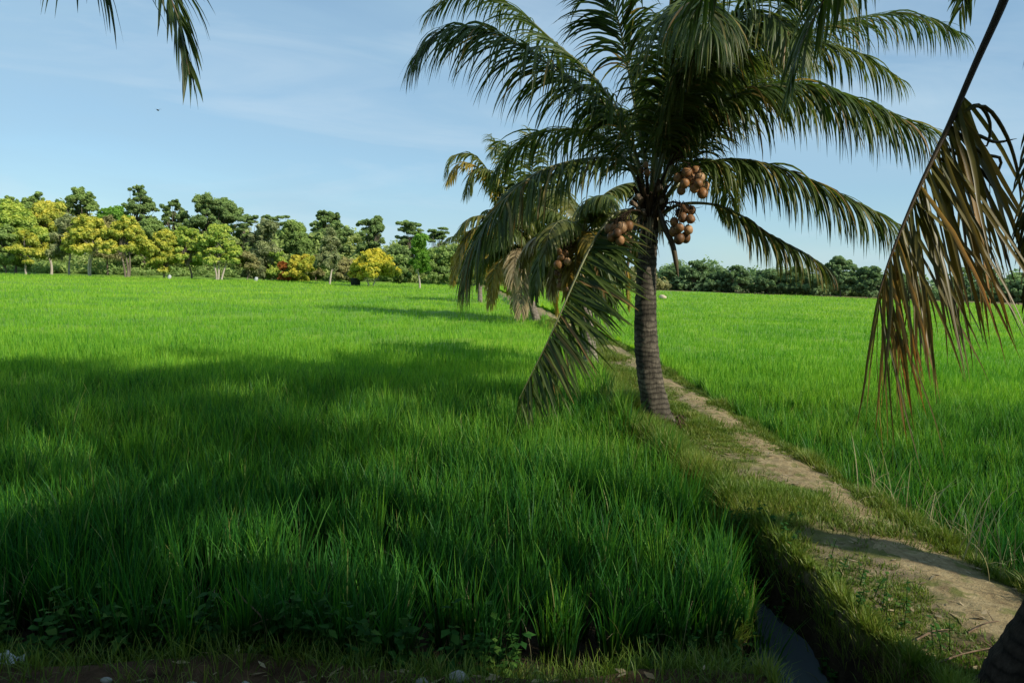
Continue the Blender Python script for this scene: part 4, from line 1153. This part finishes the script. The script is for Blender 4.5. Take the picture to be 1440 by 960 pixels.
# (px, base y, top y, width px, depth, leaf colour, style, label, settings)
TREES = [
    (22, 383, 290, 78, 84, 'lime', 'dome', 'yellow-green rounded tree at the left border of the treeline', dict()),
    (72, 384, 286, 70, 88, 'yellow', 'dome', 'tall yellow-green tree second from the left border', dict(bark=white_bark_m, h0=.35)),
    (8, 383, 318, 52, 81, 'mid', 'dome', 'low bushy green tree at the very edge of the picture, under a yellow-green one', dict(h0=.2)),
    (38, 384, 326, 42, 80, 'yellow', 'dome', 'small pale yellow tree with thin white stems near the left border', dict(bark=white_bark_m, stems=2, h0=.4)),
    (98, 384, 306, 46, 82, 'grey', 'feather', 'grey-green wispy tree with a leaning pale trunk', dict(bark=white_bark_m, h0=.35, dens=.8)),
    (128, 385, 306, 62, 80, 'yellow', 'dome', 'yellow tree whose bare white trunk forks low in two crooked limbs', dict(bark=white_bark_m, stems=2, h0=.45)),
    (178, 384, 306, 54, 80, 'yellow', 'dome', 'bright yellow tree with two dark leaning stems', dict(stems=3, h0=.42)),
    (230, 381, 324, 50, 82, 'yellow', 'dome', 'low rounded yellow tree beside a grey hedge', dict(h0=.22)),
    (268, 384, 317, 46, 83, 'lime', 'dome', 'lime green rounded tree between two yellower ones', dict(h0=.3)),
    (306, 385, 317, 50, 82, 'lime', 'dome', 'lime and yellow tree on several white stems', dict(bark=white_bark_m, stems=3, h0=.36)),
    (346, 386, 349, 34, 84, 'olive', 'shrub', 'brownish olive bushy tree with drooping twigs', dict(h0=.2)),
    (152, 380, 300, 42, 92, 'olive', 'feather', 'thin olive brown tree behind the forked white trunk', dict(dens=.6)),
    (12, 378, 276, 50, 108, 'mid', 'broad', 'green tree rising behind the left border of the treeline', dict()),
    (54, 378, 277, 58, 110, 'mid', 'broad', 'broad green crown behind the tall yellow-green tree', dict()),
    (116, 378, 270, 74, 112, 'mid', 'broad', 'large mid-green crown on the skyline left of the darkest tree', dict()),
    (158, 378, 290, 58, 104, 'fresh', 'dome', 'smooth green rounded crown below the darkest tall tree', dict()),
    (196, 378, 264, 58, 114, 'dark', 'broad', 'darkest and tallest tree of the treeline, with a notched top', dict(h0=.35)),
    (243, 378, 282, 48, 112, 'dark', 'broad', 'dark green tree in the gap between two taller dark crowns', dict()),
    (302, 379, 279, 88, 112, 'dark', 'broad', 'wide dark green tree with a ragged dome', dict(h0=.3)),
    (212, 380, 308, 60, 98, 'mid', 'dome', 'mid green rounded tree behind the low yellow tree', dict(h0=.2)),
    (346, 380, 302, 30, 110, 'dark', 'umbrella', 'small dark flat-topped tree right of the wide dark dome', dict()),
    (372, 387, 311, 56, 88, 'grey', 'feather', 'soft grey-green willowy tree', dict(h0=.12, dens=1.2)),
    (388, 381, 302, 34, 108, 'dark', 'umbrella', 'tall dark tree with a flat layered top left of centre', dict()),
    (412, 386, 308, 62, 94, 'mid', 'feather', 'soft mid-green pointed tree beside the willowy one', dict(h0=.12, dens=1.3)),
    (399, 388, 366, 18, 84, 'red', 'shrub', 'small rust-red shrub at the edge of the field', dict(leaf=.18)),
    (424, 388, 354, 44, 85, 'orange', 'shrub', 'yellow-orange bush next to the rust-red shrub', dict(leaf=.2)),
    (386, 386, 348, 30, 87, 'lime', 'shrub', 'lime yellow bush behind the rust-red shrub', dict(leaf=.2)),
    (462, 382, 296, 60, 108, 'dark', 'broad', 'tall dark domed tree behind the lone feathery tree', dict(h0=.3)),
    (522, 383, 306, 60, 106, 'dark', 'broad', 'dark heavy tree behind the golden dome', dict(h0=.2)),
    (463, 392, 322, 36, 78, 'grey', 'feather', 'lone feathery grey-green tree standing out in the field', dict(h0=.32, bark=white_bark_m, dens=1.3)),
    (524, 394, 352, 64, 74, 'gold', 'dome', 'golden yellow dome-shaped tree on two pale trunks', dict(h0=.3, stems=2, bark=white_bark_m, dens=1.3)),
    (590, 399, 330, 34, 72, 'fresh', 'feather', 'slender bright green young tree with a thin white trunk', dict(h0=.38, bark=white_bark_m, dens=1.2)),
    (577, 386, 314, 36, 104, 'dark', 'umbrella', 'dark flat-topped tree with layered plates behind the slender green one', dict()),
    (615, 388, 318, 26, 102, 'dark', 'umbrella', 'narrow dark flat-topped tree nearest to the palms', dict()),
    (488, 389, 357, 44, 94, 'olive', 'shrub', 'dull olive thicket between the feathery tree and the golden dome', dict()),
    (443, 389, 352, 36, 96, 'olive', 'shrub', 'dull olive thicket left of the lone feathery tree', dict()),
    (556, 392, 358, 44, 92, 'mid', 'shrub', 'green thicket right of the golden dome', dict()),
    (618, 396, 345, 50, 90, 'mid', 'dome', 'rounded green tree just left of the hanging palm fronds', dict(h0=.15)),
    (560, 389, 346, 40, 100, 'dark', 'dome', 'dull green crown between the golden dome and the slender tree', dict(h0=.15)),
    (655, 397, 342, 44, 96, 'mid', 'dome', 'green tree behind the farthest palm', dict(h0=.15)),
    (700, 400, 352, 50, 98, 'olive', 'dome', 'olive tree seen between the palms of the row', dict(h0=.15)),
    (765, 403, 358, 60, 104, 'olive', 'shrub', 'dry olive thicket behind the palm with the pale trunk', dict()),
    (845, 404, 362, 60, 108, 'mid', 'shrub', 'green thicket behind the big palm trunk, on its left', dict()),
    # right-hand treeline
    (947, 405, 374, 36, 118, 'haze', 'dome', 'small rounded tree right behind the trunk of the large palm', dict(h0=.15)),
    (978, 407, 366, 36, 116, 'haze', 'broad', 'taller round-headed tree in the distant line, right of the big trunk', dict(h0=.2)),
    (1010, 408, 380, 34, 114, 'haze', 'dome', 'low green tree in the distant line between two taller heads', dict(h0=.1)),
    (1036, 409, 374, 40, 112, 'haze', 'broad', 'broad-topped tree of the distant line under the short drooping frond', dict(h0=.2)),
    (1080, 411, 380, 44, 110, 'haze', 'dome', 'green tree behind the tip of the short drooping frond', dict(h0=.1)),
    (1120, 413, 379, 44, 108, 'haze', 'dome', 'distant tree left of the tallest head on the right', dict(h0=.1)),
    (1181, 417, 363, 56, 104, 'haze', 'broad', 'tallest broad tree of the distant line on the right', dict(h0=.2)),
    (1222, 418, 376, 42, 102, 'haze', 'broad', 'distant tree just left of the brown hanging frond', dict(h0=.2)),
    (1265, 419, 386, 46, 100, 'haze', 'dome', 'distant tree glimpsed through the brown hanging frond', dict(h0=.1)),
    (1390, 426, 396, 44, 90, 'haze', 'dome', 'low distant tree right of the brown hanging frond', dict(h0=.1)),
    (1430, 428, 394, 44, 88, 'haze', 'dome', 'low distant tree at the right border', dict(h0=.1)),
]
for i, (px, by, ty, w, d, c, st, lab, kw) in enumerate(TREES):
    b = ground_at(px, by, d)
    top = at(px, ty, d)
    H = top[2] - b[2]
    W = w * d / F * (1.18 if st == 'dome' else 1.08)
    nm = {'shrub': 'shrub'}.get(st, 'tree')
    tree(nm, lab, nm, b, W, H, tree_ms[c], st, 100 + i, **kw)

# masses behind: woods nobody could count
def wood(name, x0, x1, yb, depth, h, mat, n, label, seed, leaf=.42):
    g = np.random.default_rng(seed)
    mb = MB()
    for k in range(n):
        x = g.uniform(x0, x1)
        y = np.interp(x, [x0, x1], yb) + g.uniform(0, depth)
        hh = np.interp(x, [x0, x1], h) * (1 + .25 * math.sin(x * .23 + seed) * math.sin(x * .071) + g.uniform(-.1, .1)) * (.65 + .35 * (y - np.interp(x, [x0, x1], yb)) / depth)
        r = g.uniform(1.0, 2.0)
        cv = .5 + g.normal(0, .2)
        for zz in np.arange(0.8, hh - r * .4, r * 1.1):
            mb.add(*leaf_cloud(g, np.array([x + g.normal(0, .7), y + g.normal(0, .6), FIELD_Z + float(rise(y)) + zz]), r * g.uniform(.7, 1.1), 70, leaf, col=cv))
    return tag(mb.build(name, mat), label, 'woods', kind='stuff')
wood('woods', -110, -8, (104, 104), 14, (10.2, 7.4), tree_ms['pale'], 330, 'green woodland behind the coloured trees, reading as one mass', 5)
wood('woods', -10, 22, (110, 114), 10, (6.0, 4.6), tree_ms['olive'], 90, 'low olive scrub in the distance behind the row of palms', 6)
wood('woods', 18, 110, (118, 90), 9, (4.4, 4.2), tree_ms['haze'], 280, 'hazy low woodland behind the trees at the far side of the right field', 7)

wood('thicket', -82, -6, (97, 100), 6, (5.6, 4.2), tree_ms['pale'], 210, 'pale green thicket filling the gaps low between the coloured trees', 12, leaf=.3)
# undergrowth and mown strip at the foot of the left treeline
mb = MB()
g = np.random.default_rng(9)
for k in range(900):
    x = g.uniform(-80, 4); dy = g.uniform(12, 22); y = far_left(np.array(x)) + dy
    r = g.uniform(.4, 1.1)
    mb.add(*leaf_cloud(g, np.array([x, y, FIELD_Z + float(rise(y)) + r * .6 + g.uniform(0, 1) ** 2 * (dy - 10) * .16]), r, 60, .26, col=.4 + g.normal(0, .25)))
tag(mb.build('undergrowth', tree_ms['mid']), 'dark undergrowth at the foot of the left treeline', 'undergrowth', kind='stuff')
strip_m = rough_mat('mown_grass', ((0.3, (.10, .2, .025)), (0.7, (.2, .32, .05))), scale=1.2, bump=.6)
mb = MB()
gx = np.linspace(-130, 0, 80); gy = np.linspace(0, 1, 8)
X, U = np.meshgrid(gx, gy)
Y = far_left(X) + U * 24
Z = FIELD_Z + rise(Y) + .03 + .55 * sst(.1, .8, U)
i = np.arange(7)[:, None] * 80; j = np.arange(79)[None, :]
mb.add(np.stack([X, Y, Z], -1).reshape(-1, 3), (.5,) * 3, np.stack([i + j, i + j + 1, i + 80 + j + 1, i + 80 + j], -1).reshape(-1, 4))
tag(mb.build('lawn', strip_m), 'sunlit mown grass rising under the trees beyond the rice', kind='structure')

# unseen palms and trees around the photographer, set here to shade the foreground
def tall_palm(x, y, h, label, seed, nf=24, L=4.2):
    g = np.random.default_rng(seed)
    base = np.array([x, y, float(gz(x, y))]); top = np.array([x + .2, y + .1, h])
    p = root('coconut_palm', base, label, 'palm tree')
    palm_trunk(p, base, [base - np.array([0, 0, .1]), base + np.array([0, 0, .5]), (base + top) / 2 + np.array([.3, 0, 0]), top], ([0, .03, .1, 1], [.36, .27, .22, .15]), palm_bark_m, 40, 14, seed)
    for k in range(nf):
        az = k * 2.39996 + g.uniform(-.3, .3); a = 1.2 - 1.5 * (k / nf) + g.uniform(-.1, .1)
        hd = np.array([math.cos(az), math.sin(az), 0]); pts = [top]
        for q_ in range(5):
            pts.append(pts[-1] + (hd * math.cos(a) + np.array([0, 0, math.sin(a)])) * L * g.uniform(.9, 1.1) / 5)
            a = max(a - .24 - .07 * q_, -1.4)
        add_frond(p, base, pts, frond_m, rib_m, n=60, leaf=.9, width=.06, droop=1.0, color=.4, seg=4, fold=False)
tall_palm(8.0, 2.45, 13.6, 'tall coconut palm beside the viewpoint, out of the picture to the right', 71)
tall_palm(6.9, 0.6, 16.0, 'tallest coconut palm behind the viewpoint, out of the picture to the right', 72, 26, 4.6)
tree('tree', 'dense shade tree behind the viewpoint, out of the picture to the right', 'tree', np.array([9.35, -4.2, -.2]), 7.0, 12.4, tree_ms['mid'], 'dome', 78, leaf=.3, h0=.55, dens=2.4)
tree('tree', 'unseen dense tree straight behind the viewpoint, added to block skylight', 'tree', np.array([0.5, -7.2, -.2]), 13.0, 14.0, tree_ms['dark'], 'dome', 79, leaf=.42, h0=.14, dens=1.3)  # unseen tree added to keep sky light off the foreground
tree('tree', 'unseen dense tree behind the viewpoint to the left, added to block skylight', 'tree', np.array([-9.0, -4.6, -.2]), 12.0, 13.0, tree_ms['dark'], 'dome', 80, leaf=.42, h0=.14, dens=1.3)  # added out of view, cuts the skylight on the near rice

# ------------------------------------------------------------------ small things
def stone(px, py, s, label, mat=stone_m, seed=0, name='stone', cat='stone', z=-0.04):
    p = on(px, py, z); p[2] = float(gz(p[0], p[1])) + s * .25
    mb = MB(); mb.ball(p, (s, s * .8, s * .5), (.5,) * 3, 14, 9, None, .16, seed)
    o = mb.build(name, mat, None, p)
    return tag(o, label, cat)
stone(150, 953, .028, 'pale pebble at the bottom edge, left of the other stones', seed=1)
stone(268, 955, .03, 'tan pebble at the bottom edge near a fallen twig', seed=2)
stone(592, 956, .035, 'pale grey stone at the bottom edge, left of a larger one', seed=3)
stone(645, 950, .055, 'largest pale stone at the bottom edge below the rice', seed=4)
stone(345, 954, .022, 'tiny white pebble at the bottom edge', seed=5)
p = on(8, 914, -.05); p[2] = float(gz(p[0], p[1])) + .02
mb = MB()
g = np.random.default_rng(4)
uu, vv = np.meshgrid(np.linspace(-1, 1, 9), np.linspace(-1, 1, 7))
mb.add(np.stack([p[0] + uu * .09, p[1] + vv * .05, p[2] + .02 + .02 * np.sin(uu * 4 + vv * 3) + .008 * g.normal(size=uu.shape)], -1).reshape(-1, 3), (.5,) * 3,
       [[a * 9 + b, a * 9 + b + 1, a * 9 + 10 + b, a * 9 + 9 + b] for a in range(6) for b in range(8)])
tag(mb.build('plastic_scrap', litter_m, None, p), 'crumpled white plastic scrap at the left border', 'litter')
def twig(pl, r, label, zoff=.012):
    P = []
    for (a, b, h) in pl:
        q_ = on(a, b, -.02); q_[2] = float(gz(q_[0], q_[1])) + zoff + h
        P.append(q_)
    C, _ = smooth_curve(P, 14)
    mb = MB(); mb.tube(C, np.linspace(r, r * .35, 14), (.5,) * 3, 6)
    for k in (5, 9):
        d_ = np.array([rng.normal(0, .06), rng.normal(0, .06), .03])
        mb.tube([C[k], C[k] + d_ * .6, C[k] + d_], [r * .5, r * .4, r * .15], (.5,) * 3, 5)
    return tag(mb.build('twig', twig_m, None, P[0]), label, 'twig')
twig([(1270, 918, 0), (1310, 905, .03), (1335, 898, .0)], .009, 'straight brown twig on the bank near the corner trunk')
twig([(1300, 948, 0), (1350, 938, .02), (1400, 930, .01), (1425, 920, 0)], .007, 'long curved pale twig at the foot of the corner trunk')
twig([(1360, 905, 0), (1385, 898, .02), (1410, 890, 0)], .006, 'short twig just above the long curved one')
twig([(1140, 950, .1), (1160, 943, .12), (1175, 935, .1)], .006, 'thin twig over the edge of the ditch')
# a dead branch caught in the foreground rice
P = [on(352, 876, 0.1), on(372, 872, .14), on(400, 866, .2)]
A_ = at(331, 826, 4.5); B_ = at(370, 872, 4.45); C_ = at(400, 866, 4.42); E_ = at(375, 905, 4.4)
E_[2] = float(gz(E_[0], E_[1]))
mb = MB()
mb.tube(smooth_curve([A_, at(345, 845, 4.5), B_, E_], 14)[0], np.linspace(.004, .008, 14), (.5,) * 3, 6)
mb.tube(smooth_curve([at(352, 880, 4.45), B_, C_], 8)[0], np.linspace(.003, .006, 8), (.5,) * 3, 6)
tag(mb.build('dead_branch', twig_m, None, E_), 'thin reddish dead branch standing in front of the dark weeds', 'branch')
mb = MB()
n = 170
x = np.where(rng.uniform(size=n) < .5, rng.uniform(1.5, 1.98, n), rng.uniform(2.14, 2.3, n)); y = rng.uniform(4.5, 6.2, n)
b = np.stack([x, y, gz(x, y)], 1)
v, c, q = blades(b, rng.uniform(.2, .5, n), rng.uniform(0, 6.28, n), np.abs(rng.normal(.3, .2, n)), np.abs(rng.normal(1.2, .5, n)), rng.uniform(.006, .011, n), rng.uniform(.1, .8, n), 6)
mb.add(v, c, q)
tag(mb.build('ditch_grass', turf_m), 'long grass blades drooping over the water of the ditch', 'grass', kind='stuff')
# pale seeding stalks and dry blades by the path
mb = MB()
n = 150
x = rng.uniform(3.55, 4.4, n); y = rng.uniform(4.8, 7.5, n)
b = np.stack([x, y, gz(x, y)], 1)
v, c, q = blades(b, rng.uniform(.3, .85, n), rng.uniform(0, 6.28, n), np.abs(rng.normal(.15, .1, n)), np.abs(rng.normal(1.1, .5, n)), rng.uniform(.006, .011, n), rng.uniform(0, 1, n), 7)
mb.add(v, c, q)
n = 90
x = rng.uniform(-3.5, 1.5, n); y = rng.uniform(4.55, 4.9, n)
b = np.stack([x, y, gz(x, y)], 1)
v, c, q = blades(b, rng.uniform(.2, .6, n), rng.uniform(0, 6.28, n), np.abs(rng.normal(.2, .15, n)), np.abs(rng.normal(.9, .5, n)), rng.uniform(.005, .009, n), rng.uniform(0, .7, n), 6)
mb.add(v, c, q)
tag(mb.build('dry_grass', straw_m), 'pale dry grass blades standing at the edges of the rice', 'dry grass', kind='stuff')

mb = MB()
n = 420
for k in range(n):
    y = rng.uniform(3.6, 9.5) if k % 3 else rng.uniform(3.6, 4.3)
    x = bund_x(y) + rng.uniform(-.75, .65) if k % 3 else rng.uniform(-4, 1.2)
    z = float(gz(x, y)) + .012
    a = rng.uniform(0, 6.28); L_ = rng.uniform(.02, .06); w_ = L_ * rng.uniform(.12, .4)
    e_ = np.array([math.cos(a), math.sin(a), rng.uniform(-.2, .3)]); f_ = np.array([-math.sin(a), math.cos(a), rng.uniform(-.4, .4)])
    p_ = np.array([x, y, z]); r_ = rng.uniform()
    mb.add([p_ - e_ * L_, p_ + f_ * w_, p_ + e_ * L_, p_ - f_ * w_], (r_, .6, .5), [[0, 1, 2, 3]])
tag(mb.build('fallen_leaves', straw_frond_m), 'small dry fallen leaves scattered on the bank', 'leaf litter', kind='stuff')
# distant small things
def bin_(px, py, d):
    b = ground_at(px, py, d); mb = MB()
    z = np.array([0, 0, 1.0])
    mb.tube([b + z * 0, b + z * .08, b + z * 1.05, b + z * 1.12], [.40, .44, .48, .5], (.5,) * 3, 4)
    mb.tube([b + z * 1.12, b + z * 1.2, b + z * 1.24], [.56, .56, .2], (.5,) * 3, 4)
    for s in (-.28, .28): mb.tube([b + np.array([s - .04, .2, .1]), b + np.array([s + .04, .2, .1])], .1, (.5,) * 3, 8)
    return tag(mb.build('bin', black_m, None, b), 'dark wheeled bin standing left of the golden dome tree', 'bin')
bin_(500, 392, 74)
def sack(px, py, d, s, label, mat, seed):
    b = ground_at(px, py, d); b[2] += .35
    mb = MB(); mb.ball(b + np.array([0, 0, s * .8]), (s * .7, s * .5, s), (.5,) * 3, 12, 9, (.25, 0, 1), .14, seed)
    return tag(mb.build('sack', mat, None, b), label, 'sack')
sack(238, 382, 80, .3, 'white sack on the field edge below the low yellow tree', litter_m, 31)
sack(360, 388, 82, .3, 'white sack at the field edge below the willowy tree', litter_m, 32)
b = at(932, 418, 66); b[2] = float(gz(b[0], b[1])) + .5
mb = MB(); mb.ball(b, (.34, .26, .2), (.5,) * 3, 14, 9, None, .2, 8)
tag(mb.build('straw_heap', rough_mat('straw_pile', ((.3, (.4, .33, .22)), (.7, (.6, .5, .36))), scale=8), None, b), 'small pale straw heap in the right field beside the big trunk', 'heap')
# a small bird far up in the sky
p = at(222, 155, 60)
mb = MB()
mb.ball(p, (.06, .2, .06), (.5,) * 3, 8, 6, None, 0, 1)
for s in (-1, 1):
    mb.add([p + np.array([0, .06, 0]), p + np.array([s * .16, .04, .1]), p + np.array([s * .38, -.06, .04]), p + np.array([s * .15, -.06, .07])], (.5,) * 3, [[0, 1, 2, 3]])
tag(mb.build('bird', black_m, None, p), 'tiny dark bird in the sky above the left field', 'bird')
